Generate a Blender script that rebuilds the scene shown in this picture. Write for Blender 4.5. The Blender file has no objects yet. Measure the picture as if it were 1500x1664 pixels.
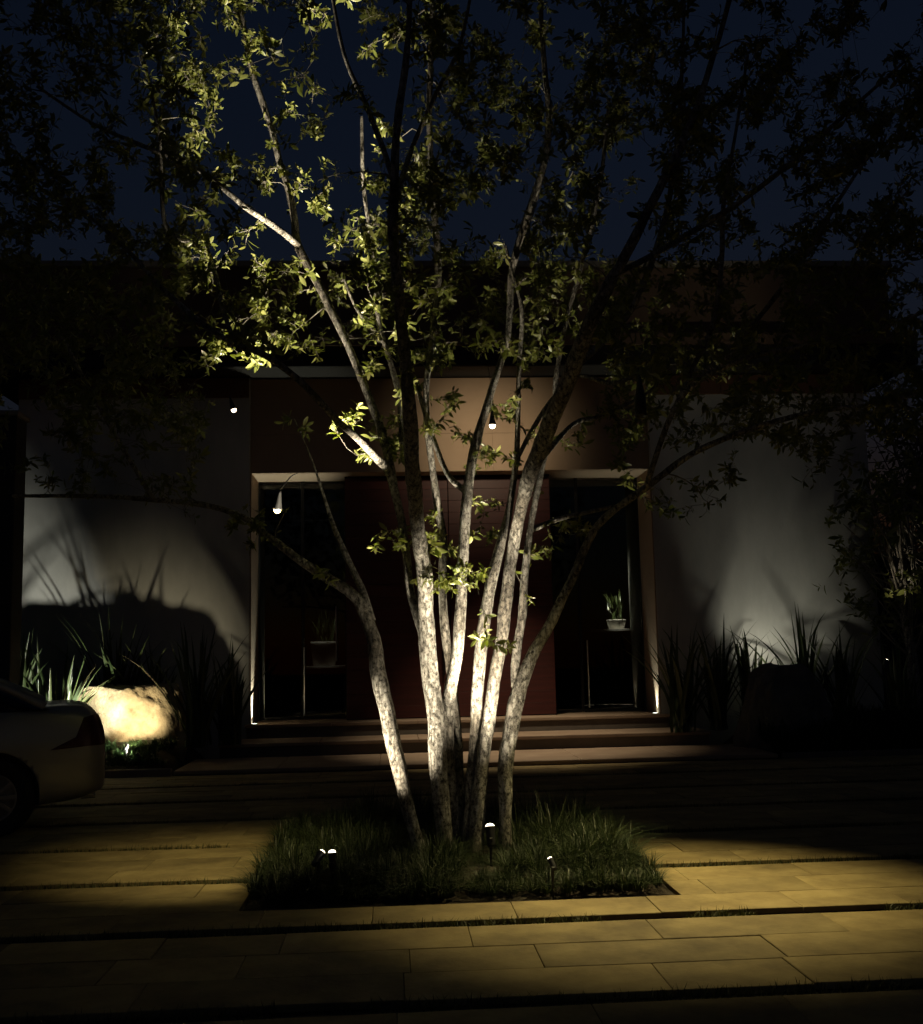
import bpy, bmesh, math, random
import numpy as np
from mathutils import Vector, Matrix, noise

rng = np.random.default_rng(11)
random.seed(11)
scene = bpy.context.scene
COL = scene.collection

# ------------------------------------------------------------------ camera
F, H = 1800.0, 1.45                      # focal length in photo pixels (photo 1500 wide), eye height
YAW, PIT, ROL = math.radians(3.7), math.atan(228 / F), 0.0225
fw = np.array([math.sin(YAW) * math.cos(PIT), math.cos(YAW) * math.cos(PIT), math.sin(PIT)])
r0 = np.array([math.cos(YAW), -math.sin(YAW), 0.0])
u0 = np.cross(r0, fw)
rt = math.cos(ROL) * r0 - math.sin(ROL) * u0
up = math.cos(ROL) * u0 + math.sin(ROL) * r0
CAM = np.array([0, 0, H])
cd = bpy.data.cameras.new('camera')
cam = bpy.data.objects.new('camera', cd)
COL.objects.link(cam)
cd.sensor_fit = 'HORIZONTAL'
cd.sensor_width = 36
cd.lens = 36 * F / 1500
cd.clip_end = 3000
cam.matrix_world = Matrix(((rt[0], up[0], -fw[0], 0), (rt[1], up[1], -fw[1], 0), (rt[2], up[2], -fw[2], H), (0, 0, 0, 1)))
scene.camera = cam

# ------------------------------------------------------------------ night sky
world = bpy.data.worlds.new('World')
scene.world = world
world.use_nodes = True
wn = world.node_tree
for n in list(wn.nodes):
    wn.nodes.remove(n)
wo = wn.nodes.new('ShaderNodeOutputWorld')
wb = wn.nodes.new('ShaderNodeBackground')
sk = wn.nodes.new('ShaderNodeTexSky')
sk.sky_type = 'NISHITA'
sk.sun_disc = False
sk.sun_elevation = math.radians(-1.0)
sk.ozone_density = 2.5
sk.dust_density = 0.3
sk.sun_rotation = math.radians(200)
wn.links.new(sk.outputs[0], wb.inputs[0])
wn.links.new(wb.outputs[0], wo.inputs[0])
wb.inputs[1].default_value = 0.035
sl = bpy.data.lights.new('faint_fill_sun', 'SUN')  # weak fill light added over the whole scene, no moon is seen
sl.energy = 0.004
sl.angle = math.radians(10)
sl.color = (0.8, 0.88, 1.0)
so = bpy.data.objects.new('faint_fill_sun', sl)
COL.objects.link(so)
so.rotation_euler = (math.radians(38), 0, math.radians(-25))
scene.view_settings.view_transform = 'Standard'
scene.view_settings.look = 'None'
scene.view_settings.exposure = 0
scene.view_settings.gamma = 1
scene.cycles.use_denoising = True
scene.cycles.max_bounces = 6
scene.cycles.sample_clamp_indirect = 3
scene.cycles.caustics_reflective = False
scene.cycles.caustics_refractive = False


# ------------------------------------------------------------------ helpers
def ray(px, py):
    return rt * (px - 750) / F + up * (832 - py) / F + fw


def pz(px, py, z=0.0):
    v = ray(px, py)
    return CAM + v * ((z - H) / v[2])


def pY(px, py, Y):
    v = ray(px, py)
    return CAM + v * (Y / v[1])


def proj(P):
    d = np.asarray(P) - CAM
    k = d @ fw
    return 750 + F * (d @ rt) / k, 832 - F * (d @ up) / k, k


def setp(o, label=None, cat=None, group=None, kind=None):
    if label: o['label'] = label
    if cat: o['category'] = cat
    if group: o['group'] = group
    if kind: o['kind'] = kind
    return o


def link(name, me, mat=None, parent=None, loc=None):
    o = bpy.data.objects.new(name, me)
    COL.objects.link(o)
    if me is not None and mat is not None:
        me.materials.clear()
        for m in (mat if isinstance(mat, (list, tuple)) else [mat]):
            me.materials.append(m)
    if parent is not None:
        o.parent = parent
    if loc is not None:
        o.location = loc
    return o


def empty(name, loc, label, cat, group=None, rz=0):
    o = bpy.data.objects.new(name, None)
    COL.objects.link(o)
    o.empty_display_size = 0.1
    o.location = loc
    o.rotation_euler = (0, 0, rz)
    return setp(o, label, cat, group)


def mesh_np(name, V, Fc, smooth=False):
    me = bpy.data.meshes.new(name)
    V = np.asarray(V, dtype=np.float32)
    if isinstance(Fc, np.ndarray):
        n, k = Fc.shape
        me.vertices.add(len(V))
        me.vertices.foreach_set('co', V.ravel())
        me.loops.add(n * k)
        me.loops.foreach_set('vertex_index', Fc.astype(np.int32).ravel())
        me.polygons.add(n)
        me.polygons.foreach_set('loop_start', np.arange(0, n * k, k, dtype=np.int32))
        me.polygons.foreach_set('loop_total', np.full(n, k, dtype=np.int32))
        me.update(calc_edges=True)
    else:
        me.from_pydata([tuple(map(float, v)) for v in V], [], Fc)
        me.update()
    if smooth:
        me.polygons.foreach_set('use_smooth', np.ones(len(me.polygons), dtype=bool))
    return me


def bm_mesh(name, bm, smooth=False):
    me = bpy.data.meshes.new(name)
    bm.to_mesh(me)
    bm.free()
    if smooth:
        for p in me.polygons:
            p.use_smooth = True
    return me


def box_bm(x0, x1, y0, y1, z0, z1, bev=0.0, seg=1):
    bm = bmesh.new()
    bmesh.ops.create_cube(bm, size=1)
    for v in bm.verts:
        v.co = Vector((x0 if v.co.x < 0 else x1, y0 if v.co.y < 0 else y1, z0 if v.co.z < 0 else z1))
    if bev > 0:
        bmesh.ops.bevel(bm, geom=list(bm.edges), offset=bev, segments=seg, affect='EDGES')
    return bm


def box(name, x0, x1, y0, y1, z0, z1, mat, parent=None, bev=0.0, seg=1):
    return link(name, bm_mesh(name, box_bm(x0, x1, y0, y1, z0, z1, bev, seg)), mat, parent)


def cyl_bm(r1, r2, z0, z1, n=20, bm=None):
    bm = bm or bmesh.new()
    bmesh.ops.create_cone(bm, cap_ends=True, segments=n, radius1=r1, radius2=r2, depth=z1 - z0,
                          matrix=Matrix.Translation((0, 0, (z0 + z1) / 2)))
    return bm


def lathe(profile, n=24):
    bm = bmesh.new()
    rings = []
    for r, z in profile:
        rings.append([bm.verts.new((r * math.cos(2 * math.pi * i / n), r * math.sin(2 * math.pi * i / n), z)) for i in range(n)])
    for a, b in zip(rings, rings[1:]):
        for i in range(n):
            bm.faces.new((a[i], a[(i + 1) % n], b[(i + 1) % n], b[i]))
    bm.faces.new(rings[0][::-1])
    bm.faces.new(rings[-1])
    bmesh.ops.remove_doubles(bm, verts=bm.verts, dist=1e-5)
    return bm


def aim(o, d):
    o.rotation_mode = 'QUATERNION'
    o.rotation_quaternion = Vector(d).to_track_quat('Z', 'Y')


# ------------------------------------------------------------------ materials
def mat_new(name):
    m = bpy.data.materials.new(name)
    m.use_nodes = True
    nt = m.node_tree
    b = nt.nodes['Principled BSDF']
    return m, nt, b


def N(nt, typ, **kw):
    n = nt.nodes.new(typ)
    for k, v in kw.items():
        if hasattr(n, k):
            setattr(n, k, v)
        else:
            n.inputs[k].default_value = v
    return n


def ramp(nt, src, stops):
    r = nt.nodes.new('ShaderNodeValToRGB')
    els = r.color_ramp.elements
    while len(els) < len(stops):
        els.new(0.5)
    for e, (p, c) in zip(els, stops):
        e.position = p
        e.color = (*c, 1) if len(c) == 3 else c
    nt.links.new(src, r.inputs[0])
    return r.outputs[0]


def noisy(name, c1, c2, scale=4, rough=0.8, bump=0.2, bscale=40, detail=6, c3=None, dist=0.01, coords='Object', stretch=(1, 1, 1), perobj=0.0):
    m, nt, b = mat_new(name)
    L = nt.links
    tc = N(nt, 'ShaderNodeTexCoord')
    mp = N(nt, 'ShaderNodeMapping')
    mp.inputs['Scale'].default_value = stretch
    L.new(tc.outputs[coords], mp.inputs[0])
    n1 = N(nt, 'ShaderNodeTexNoise', Scale=scale, Detail=detail, Roughness=0.6)
    L.new(mp.outputs[0], n1.inputs['Vector'])
    col = ramp(nt, n1.outputs[0], [(0.3, c1), (0.7, c2)] if c3 is None else [(0.28, c1), (0.55, c2), (0.75, c3)])
    if perobj:
        oi = N(nt, 'ShaderNodeObjectInfo')
        hv = N(nt, 'ShaderNodeHueSaturation')
        ma = N(nt, 'ShaderNodeMapRange')
        ma.inputs[3].default_value = 1 - perobj
        ma.inputs[4].default_value = 1 + perobj
        L.new(oi.outputs['Random'], ma.inputs[0])
        L.new(ma.outputs[0], hv.inputs['Value'])
        L.new(col, hv.inputs['Color'])
        col = hv.outputs[0]
    L.new(col, b.inputs['Base Color'])
    b.inputs['Roughness'].default_value = rough
    if bump:
        n2 = N(nt, 'ShaderNodeTexNoise', Scale=bscale, Detail=5, Roughness=0.65)
        L.new(mp.outputs[0], n2.inputs['Vector'])
        bp = N(nt, 'ShaderNodeBump', Strength=bump, Distance=dist)
        L.new(n2.outputs[0], bp.inputs['Height'])
        L.new(bp.outputs[0], b.inputs['Normal'])
    return m


def plain(name, c, rough=0.5, metal=0.0, **kw):
    m, nt, b = mat_new(name)
    b.inputs['Base Color'].default_value = (*c, 1)
    b.inputs['Roughness'].default_value = rough
    b.inputs['Metallic'].default_value = metal
    for k, v in kw.items():
        b.inputs[k].default_value = v
    return m


def emit(name, c, s):
    m, nt, b = mat_new(name)
    b.inputs['Base Color'].default_value = (*c, 1)
    b.inputs['Emission Color'].default_value = (*c, 1)
    b.inputs['Emission Strength'].default_value = s
    return m


def leaf_mat(name, c1, c2, c3, rough=0.42, trans=0.3):
    m, nt, b = mat_new(name)
    L = nt.links
    g = N(nt, 'ShaderNodeNewGeometry')
    oi = N(nt, 'ShaderNodeObjectInfo')
    ad = N(nt, 'ShaderNodeMath', operation='ADD')
    fr = N(nt, 'ShaderNodeMath', operation='FRACT')
    L.new(g.outputs['Random Per Island'], ad.inputs[0])
    L.new(oi.outputs['Random'], ad.inputs[1])
    L.new(ad.outputs[0], fr.inputs[0])
    col = ramp(nt, fr.outputs[0], [(0.0, c1), (0.6, c2), (1.0, c3)])
    L.new(col, b.inputs['Base Color'])
    b.inputs['Roughness'].default_value = rough
    tr = N(nt, 'ShaderNodeBsdfTranslucent')
    hs = N(nt, 'ShaderNodeHueSaturation')
    hs.inputs['Saturation'].default_value = 1.15
    hs.inputs['Value'].default_value = 1.2
    L.new(col, hs.inputs['Color'])
    L.new(hs.outputs[0], tr.inputs[0])
    mx = N(nt, 'ShaderNodeMixShader')
    mx.inputs[0].default_value = trans
    L.new(b.outputs[0], mx.inputs[1])
    L.new(tr.outputs[0], mx.inputs[2])
    L.new(mx.outputs[0], nt.nodes['Material Output'].inputs[0])
    return m


def bark_mat():
    m, nt, b = mat_new('bark')
    L = nt.links
    tc = N(nt, 'ShaderNodeTexCoord')
    mp = N(nt, 'ShaderNodeMapping')
    mp.inputs['Scale'].default_value = (1, 1, 0.7)
    L.new(tc.outputs['Object'], mp.inputs[0])
    n1 = N(nt, 'ShaderNodeTexNoise', Scale=38, Detail=10, Roughness=0.78)
    L.new(mp.outputs[0], n1.inputs['Vector'])
    n2 = N(nt, 'ShaderNodeTexNoise', Scale=3.2, Detail=4, Roughness=0.6)
    L.new(mp.outputs[0], n2.inputs['Vector'])
    v = N(nt, 'ShaderNodeTexVoronoi', Scale=30, feature='DISTANCE_TO_EDGE')
    mp2 = N(nt, 'ShaderNodeMapping')
    mp2.inputs['Scale'].default_value = (1, 1, 0.25)
    L.new(tc.outputs['Object'], mp2.inputs[0])
    mxv = N(nt, 'ShaderNodeMix', data_type='VECTOR')
    mxv.inputs[0].default_value = 0.06
    L.new(mp2.outputs[0], mxv.inputs[4])
    L.new(n1.outputs['Color'], mxv.inputs[5])
    L.new(mxv.outputs[1], v.inputs['Vector'])
    base = ramp(nt, n1.outputs[0], [(0.405, (0.03, 0.026, 0.02)), (0.465, (0.24, 0.222, 0.188)), (0.55, (0.50, 0.475, 0.425))])
    tint = ramp(nt, n2.outputs[0], [(0.38, (0.32, 0.285, 0.24)), (0.58, (1, 1, 1))])
    mul = N(nt, 'ShaderNodeMix', data_type='RGBA', blend_type='MULTIPLY')
    mul.inputs[0].default_value = 0.85
    L.new(base, mul.inputs[6])
    L.new(tint, mul.inputs[7])
    crack = ramp(nt, v.outputs[0], [(0.0, (0.35, 0.33, 0.3)), (0.09, (1, 1, 1))])
    mul2 = N(nt, 'ShaderNodeMix', data_type='RGBA', blend_type='MULTIPLY')
    mul2.inputs[0].default_value = 0.75
    L.new(mul.outputs[2], mul2.inputs[6])
    L.new(crack, mul2.inputs[7])
    L.new(mul2.outputs[2], b.inputs['Base Color'])
    b.inputs['Roughness'].default_value = 0.9
    h = N(nt, 'ShaderNodeMath', operation='ADD')
    L.new(n1.outputs[0], h.inputs[0])
    L.new(crack, h.inputs[1])
    bp = N(nt, 'ShaderNodeBump', Strength=0.9, Distance=0.012)
    L.new(h.outputs[0], bp.inputs['Height'])
    L.new(bp.outputs[0], b.inputs['Normal'])
    return m


M = dict(
    bark=bark_mat(),
    twig=noisy('twig_bark', (0.09, 0.08, 0.06), (0.26, 0.24, 0.2), scale=30, bump=0.3, bscale=90),
    leaf=leaf_mat('tree_leaf', (0.10, 0.125, 0.026), (0.17, 0.19, 0.048), (0.27, 0.27, 0.095), rough=0.36),
    flax=leaf_mat('flax_leaf', (0.03, 0.05, 0.018), (0.06, 0.085, 0.03), (0.09, 0.11, 0.045), rough=0.4, trans=0.15),
    grass=leaf_mat('bed_grass', (0.012, 0.022, 0.007), (0.024, 0.04, 0.012), (0.055, 0.065, 0.022), rough=0.55, trans=0.2),
    stripgrass=leaf_mat('strip_grass', (0.03, 0.036, 0.008), (0.05, 0.055, 0.013), (0.09, 0.085, 0.024), rough=0.6, trans=0.2),
    cover=leaf_mat('ground_cover', (0.02, 0.05, 0.015), (0.04, 0.08, 0.025), (0.07, 0.11, 0.04), rough=0.5, trans=0.2),
    soil=noisy('soil', (0.018, 0.013, 0.008), (0.05, 0.037, 0.024), scale=9, bump=0.9, bscale=30, rough=0.95, dist=0.03),
    ground=noisy('ground', (0.02, 0.02, 0.015), (0.04, 0.037, 0.026), scale=0.4, bump=0.5, bscale=9, rough=0.95, dist=0.05),
    slab=noisy('stone_slab', (0.17, 0.125, 0.052), (0.29, 0.225, 0.10), c3=(0.37, 0.295, 0.14), scale=3.4, detail=10, bump=0.5, bscale=20, rough=0.8, coords='Object', perobj=0.26, dist=0.006),
    tread=noisy('step_stone', (0.24, 0.17, 0.12), (0.33, 0.25, 0.18), scale=2.2, bump=0.25, bscale=30, rough=0.75, dist=0.005),
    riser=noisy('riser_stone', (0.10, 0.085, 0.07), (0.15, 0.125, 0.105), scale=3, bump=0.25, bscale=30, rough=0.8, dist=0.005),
    stucco=noisy('pale_stucco', (0.34, 0.345, 0.325), (0.53, 0.53, 0.50), scale=1.3, stretch=(1, 1, 0.4), bump=0.45, bscale=40, rough=0.92, dist=0.006, detail=8),
    tan=noisy('tan_stucco', (0.29, 0.21, 0.145), (0.37, 0.275, 0.195), scale=1.1, bump=0.3, bscale=50, rough=0.9, dist=0.006, detail=8),
    brown=noisy('brown_stucco', (0.11, 0.072, 0.045), (0.16, 0.107, 0.07), scale=0.8, bump=0.3, bscale=40, rough=0.92, dist=0.006),
    terra=noisy('terracotta_stucco', (0.10, 0.05, 0.028), (0.15, 0.075, 0.04), scale=2.0, bump=0.3, bscale=40, rough=0.9, dist=0.006),
    fascia_shade=noisy('shade_dark_fascia', (0.010, 0.009, 0.008), (0.02, 0.017, 0.015), scale=1.5, bump=0.2, bscale=30, rough=0.85),  # near-black colour puts the shadow band of the overhang into the slab
    conc=noisy('roof_concrete', (0.18, 0.165, 0.14), (0.27, 0.25, 0.215), scale=1.4, bump=0.3, bscale=30, rough=0.9, dist=0.006),
    red=noisy('red_timber', (0.036, 0.006, 0.005), (0.062, 0.011, 0.009), scale=5, bump=0.3, bscale=26, rough=0.55, stretch=(0.25, 1, 4), dist=0.003, perobj=0.15),
    dark=noisy('dark_wall', (0.022, 0.022, 0.024), (0.04, 0.04, 0.042), scale=2, bump=0.3, bscale=30, rough=0.9),
    hall=noisy('hall_wall', (0.05, 0.048, 0.045), (0.075, 0.07, 0.066), scale=1.5, bump=0.1, rough=0.8),
    frame=plain('dark_metal_frame', (0.03, 0.03, 0.03), 0.4, 0.8),
    steel=plain('brushed_steel', (0.62, 0.62, 0.6), 0.28, 1.0),
    black=noisy('black_metal', (0.012, 0.012, 0.012), (0.022, 0.022, 0.022), scale=20, bump=0.05, rough=0.45),
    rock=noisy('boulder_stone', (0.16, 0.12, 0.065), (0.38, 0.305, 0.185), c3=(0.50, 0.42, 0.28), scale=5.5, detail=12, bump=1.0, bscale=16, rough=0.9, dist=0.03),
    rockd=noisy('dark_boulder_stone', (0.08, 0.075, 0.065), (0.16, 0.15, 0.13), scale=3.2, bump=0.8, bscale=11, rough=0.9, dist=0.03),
    pot=noisy('pale_pot', (0.30, 0.29, 0.27), (0.42, 0.40, 0.37), scale=4, bump=0.1, rough=0.6),
    rubber=noisy('tyre_rubber', (0.012, 0.012, 0.012), (0.02, 0.02, 0.02), scale=12, bump=0.2, bscale=60, rough=0.85),
    alloy=plain('alloy_rim', (0.35, 0.35, 0.36), 0.35, 1.0),
    chrome=plain('chrome_trim', (0.8, 0.8, 0.8), 0.12, 1.0),
    plastic=plain('black_plastic', (0.015, 0.015, 0.016), 0.5),
)
m, nt, b = mat_new('car_paint')
b.inputs['Base Color'].default_value = (0.38, 0.365, 0.32, 1)
b.inputs['Metallic'].default_value = 0.35
b.inputs['Roughness'].default_value = 0.38
b.inputs['Coat Weight'].default_value = 0.5
b.inputs['Coat Roughness'].default_value = 0.08
M['paint'] = m
M['tail'] = plain('tail_light_red', (0.06, 0.004, 0.003), 0.3, 0.0)
m, nt, b = mat_new('window_glass')
b.inputs['Base Color'].default_value = (0.8, 0.83, 0.83, 1)
b.inputs['Roughness'].default_value = 0.02
b.inputs['Transmission Weight'].default_value = 1.0
b.inputs['IOR'].default_value = 1.45
tb = N(nt, 'ShaderNodeBsdfTransparent')
tb.inputs[0].default_value = (0.62, 0.66, 0.66, 1)
gl = N(nt, 'ShaderNodeBsdfGlossy')
gl.inputs['Roughness'].default_value = 0.02
fr_ = N(nt, 'ShaderNodeFresnel')
fr_.inputs[0].default_value = 1.45
mx = N(nt, 'ShaderNodeMixShader')
nt.links.new(fr_.outputs[0], mx.inputs[0])
nt.links.new(tb.outputs[0], mx.inputs[1])
nt.links.new(gl.outputs[0], mx.inputs[2])
nt.links.new(mx.outputs[0], nt.nodes['Material Output'].inputs[0])
M['glass'] = m
M['carglass'] = plain('car_glass', (0.012, 0.014, 0.015), 0.06)


def spot(name, loc, direction, watts, half_deg, blend, color, parent=None, radius=0.03):
    ld = bpy.data.lights.new(name, 'SPOT')
    ld.energy = watts
    ld.spot_size = math.radians(2 * half_deg)
    ld.spot_blend = blend
    ld.color = color
    ld.shadow_soft_size = radius
    o = bpy.data.objects.new(name, ld)
    COL.objects.link(o)
    o.rotation_mode = 'QUATERNION'
    o.rotation_quaternion = Vector(direction).to_track_quat('-Z', 'Y')
    o.location = loc
    if parent is not None:
        o.parent = parent
    return o


WARM = (1.0, 0.80, 0.52)
WHITE = (1.0, 0.87, 0.64)
COOL = (0.90, 1.0, 0.86)

# ================================================================== SETTING
# ground sheet
g = 900
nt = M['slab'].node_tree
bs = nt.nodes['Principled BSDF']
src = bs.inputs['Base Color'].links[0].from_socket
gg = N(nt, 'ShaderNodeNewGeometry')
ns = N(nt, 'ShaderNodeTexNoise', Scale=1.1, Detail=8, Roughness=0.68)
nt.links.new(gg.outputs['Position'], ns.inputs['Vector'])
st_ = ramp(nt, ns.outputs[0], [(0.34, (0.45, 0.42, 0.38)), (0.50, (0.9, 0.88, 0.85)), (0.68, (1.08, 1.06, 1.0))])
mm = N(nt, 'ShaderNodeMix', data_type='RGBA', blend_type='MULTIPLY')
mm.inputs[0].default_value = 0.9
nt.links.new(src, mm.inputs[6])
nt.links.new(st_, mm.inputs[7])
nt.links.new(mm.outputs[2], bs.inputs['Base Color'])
setp(link('ground', mesh_np('ground', [(-g, -60, -0.12), (g, -60, -0.12), (g, 2000, -0.12), (-g, 2000, -0.12)], [(0, 1, 2, 3)]), M['ground']), kind='structure')

# driveway: bands of three slab courses between narrow grass strips
P0, PER, STRIP = 6.20, 1.38, 0.15
BX0, BX1, BY0, BY1 = -0.90, 1.68, 6.86, 9.72        # square tree bed
DX0, DX1, DY1 = -11.0, 10.5, 14.28
drive = setp(link('driveway', mesh_np('driveway', [(DX0, -3, -0.035), (DX1, -3, -0.035), (DX1, DY1, -0.035), (DX0, DY1, -0.035)], [(0, 1, 2, 3)]), M['soil']), kind='structure')


def slab_mesh(L, W):
    bm = box_bm(-L / 2, L / 2, -W / 2, W / 2, -0.03, 0.0)
    bmesh.ops.bevel(bm, geom=[e for e in bm.edges if all(v.co.z > -0.01 for v in e.verts)], offset=0.003, segments=1, affect='EDGES')
    return bm_mesh('paving_slab', bm)


slabs = []
strips = []
for k in range(-5, 6):
    yc = P0 + PER * k
    strips.append(yc)
    a, bnd = yc + STRIP / 2, yc + PER - STRIP / 2
    if k == 5:
        bnd = DY1 - 0.01
    nC = max(1, round((bnd - a) / 0.41))
    cw = (bnd - a) / nC
    for c in range(nC):
        y0, y1 = a + c * cw + 0.0018, a + (c + 1) * cw - 0.0018
        x = DX0 - random.random()
        while x < DX1:
            L = random.choice((0.62, 0.8, 0.96, 1.15))
            x0, x1 = x + 0.0015, x + L - 0.0015
            x += L
            pieces = [(x0, x1)]
            if y1 > BY0 and y0 < BY1:
                pieces = []
                if x0 < BX0:
                    pieces.append((x0, min(x1, BX0 - 0.004)))
                if x1 > BX1:
                    pieces.append((max(x0, BX1 + 0.004), x1))
            for p in pieces:
                if p[1] - p[0] > 0.06:
                    slabs.append((p[0], p[1], y0, y1))


def slab_rank(s):
    cx, cy = (s[0] + s[1]) / 2, (s[2] + s[3]) / 2
    if cy < 2.5:
        return 99
    px, py, k = proj((cx, cy, 0))
    vis = -60 < px < 1560 and py < 1720
    return k if vis else 60 + abs(cx)


slabs.sort(key=slab_rank)
cache = {}
rest_V, rest_F = [], []
for i, (x0, x1, y0, y1) in enumerate(slabs):
    L, W = x1 - x0, y1 - y0
    z = random.uniform(-0.003, 0.003)
    if i < 300:
        key = (round(L, 3), round(W, 3))
        if key not in cache:
            cache[key] = slab_mesh(L, W)
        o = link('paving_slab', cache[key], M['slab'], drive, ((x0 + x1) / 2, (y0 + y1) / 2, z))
        o.rotation_euler = (random.uniform(-0.004, 0.004), random.uniform(-0.003, 0.003), random.choice((0, math.pi)))
    else:
        n = len(rest_V)
        rest_V += [(x0, y0, z), (x1, y0, z), (x1, y1, z), (x0, y1, z), (x0, y0, -0.03), (x1, y0, -0.03), (x1, y1, -0.03), (x0, y1, -0.03)]
        rest_F += [(n, n + 1, n + 2, n + 3), (n, n + 4, n + 5, n + 1), (n + 1, n + 5, n + 6, n + 2), (n + 2, n + 6, n + 7, n + 3), (n + 3, n + 7, n + 4, n)]
if rest_V:
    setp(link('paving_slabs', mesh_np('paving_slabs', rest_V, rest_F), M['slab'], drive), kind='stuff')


def blades(P, Ht, lean, az, width, nseg=3, curve=1.0):
    """Grass blades: arrays of base points, heights, lean, azimuth, width -> quad strips."""
    n = len(P)
    dirx, diry = np.cos(az), np.sin(az)
    t = np.linspace(0, 1, nseg + 1)
    V = np.zeros((n, nseg + 1, 2, 3), dtype=np.float32)
    for j, tt in enumerate(t):
        out = lean * Ht * (tt ** (1 + curve))
        zz = Ht * (tt - 0.42 * np.minimum(lean, 1.3) * tt ** 2.4)
        w = width * (1 - tt ** 2 * 0.92)
        cx, cy, cz = P[:, 0] + dirx * out, P[:, 1] + diry * out, P[:, 2] + zz
        V[:, j, 0] = np.stack([cx - diry * w, cy + dirx * w, cz], 1)
        V[:, j, 1] = np.stack([cx + diry * w, cy - dirx * w, cz], 1)
    V = V.reshape(-1, 3)
    base = (np.arange(n) * (nseg + 1) * 2)[:, None]
    q = np.concatenate([np.stack([base[:, 0] + 2 * j, base[:, 0] + 2 * j + 1, base[:, 0] + 2 * j + 3, base[:, 0] + 2 * j + 2], 1) for j in range(nseg)], 0)
    return V, q


# grass in the strips
PP = []
for yc in strips:
    if yc < 2 or yc > 13.5:
        continue
    n = int(5200 * (1.0 if yc < 9 else 0.6))
    xs = rng.uniform(-6.5, 6.5, n)
    ys = yc + rng.uniform(-STRIP / 2, STRIP / 2, n)
    keep = ~((xs > BX0) & (xs < BX1) & (ys > BY0) & (ys < BY1))
    dens = np.array([noise.noise(Vector((x * 1.3, yc * 3, 0))) for x in xs]) > -0.35
    PP.append(np.stack([xs, ys, np.full(n, -0.034)], 1)[keep & dens])
PP = np.concatenate(PP)
n = len(PP)
V, Q = blades(PP, rng.uniform(0.035, 0.075, n), rng.uniform(0.1, 0.9, n), rng.uniform(0, 6.283, n), rng.uniform(0.002, 0.0035, n), 2)
setp(link('strip_grass', mesh_np('strip_grass', V, Q), M['stripgrass']), 'short dark grass growing in the narrow strips between paving bands', 'grass', kind='stuff')

# tree bed: soil mound and mondo grass
nx, ny = 28, 30
V = []
for j in range(ny + 1):
    for i in range(nx + 1):
        x, y = BX0 + (BX1 - BX0) * i / nx, BY0 + (BY1 - BY0) * j / ny
        e = min(i, nx - i, j, ny - j) / 4
        V.append((x, y, -0.03 + 0.11 * min(1, e) + 0.025 * noise.noise(Vector((x * 3, y * 3, 1)))))
Fq = [(j * (nx + 1) + i, j * (nx + 1) + i + 1, (j + 1) * (nx + 1) + i + 1, (j + 1) * (nx + 1) + i) for j in range(ny) for i in range(nx)]
setp(link('tree_bed_soil', mesh_np('tree_bed_soil', V, Fq, True), M['soil']), kind='structure')

TC = np.array([0.45, 7.95])
LAMPS = [tuple(pz(540, 1380, 0.27)[:2]), tuple(pz(522, 1374, 0.27)[:2]), tuple(pz(797, 1349, 0.31)[:2]), tuple(pz(897, 1384, 0.25)[:2])]
tuft = []
tries = 0
while len(tuft) < 520 and tries < 20000:
    tries += 1
    x, y = rng.uniform(BX0 + 0.02, BX1 - 0.02), rng.uniform(BY0 + 0.03, BY1 - 0.06)
    ux, uy = (x - (BX0 + BX1) / 2) / ((BX1 - BX0) / 2), (y - (BY0 + BY1) / 2) / ((BY1 - BY0) / 2)
    if abs(ux) ** 9 + abs(uy) ** 9 > 1:
        continue
    dd = math.hypot((x - TC[0]) / 0.55, (y - TC[1]) / 0.34)
    if dd < 1 and rng.random() < 0.9:
        continue
    if y > 8.9 and x < 0.3 and rng.random() < 0.4:
        continue
    if min(math.hypot(x - q[0], y - q[1]) for q in LAMPS) < 0.085:
        continue
    if tuft and min((x - q[0]) ** 2 + (y - q[1]) ** 2 for q in tuft) < 0.085 ** 2:
        continue
    tuft.append((x, y))
P, Hh, Ln, Az, Wd = [], [], [], [], []
for x, y in tuft:
    nb = 96
    ex, ey = min(x - BX0, BX1 - x) / 0.35, min(y - BY0, BY1 - y) / 0.35
    big = rng.uniform(0.6, 1.3) * max(0.45, 1.0 + 1.1 * noise.noise(Vector((x * 2.6, y * 2.6, 5)))) * (0.72 + 0.28 * min(1, ex)) * (0.8 + 0.2 * min(1, ey))
    if x < 0.2 and y < 8.6:
        big = min(big, 1.0)
    az = rng.uniform(0, 6.283, nb)
    rr_ = 0.045 * np.sqrt(rng.random(nb))
    P.append(np.stack([x + rr_ * np.cos(az), y + rr_ * np.sin(az), np.full(nb, 0.04 if ey > 0.5 and ex > 0.5 else -0.01)], 1))
    Hh.append(rng.uniform(0.10, 0.265, nb) * big)
    Ln.append(rng.uniform(0.1, 1.6, nb) ** 1.15)
    Az.append(az + rng.normal(0, 0.5, nb))
    Wd.append(rng.uniform(0.0022, 0.0040, nb))
V, Q = blades(np.concatenate(P), np.concatenate(Hh), np.concatenate(Ln), np.concatenate(Az), np.concatenate(Wd), 4)
setp(link('bed_grass', mesh_np('bed_grass', V, Q, True), M['grass']), 'dark tufted grass filling the square bed around the tree', 'grass', kind='stuff')

# ================================================================== HOUSE
WY = 17.0                       # wall front
OX0, OX1 = -2.15, 4.10          # entrance opening
ZL, ZS, ZU, ZT = 4.26, 5.78, 6.26, 7.50
LAND = 0.45
house = empty('house', (1.0, WY, 0), 'modern house with pale stucco walls, tan lintel and recessed glass entrance', 'house')
hl = Vector(house.location)


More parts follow.
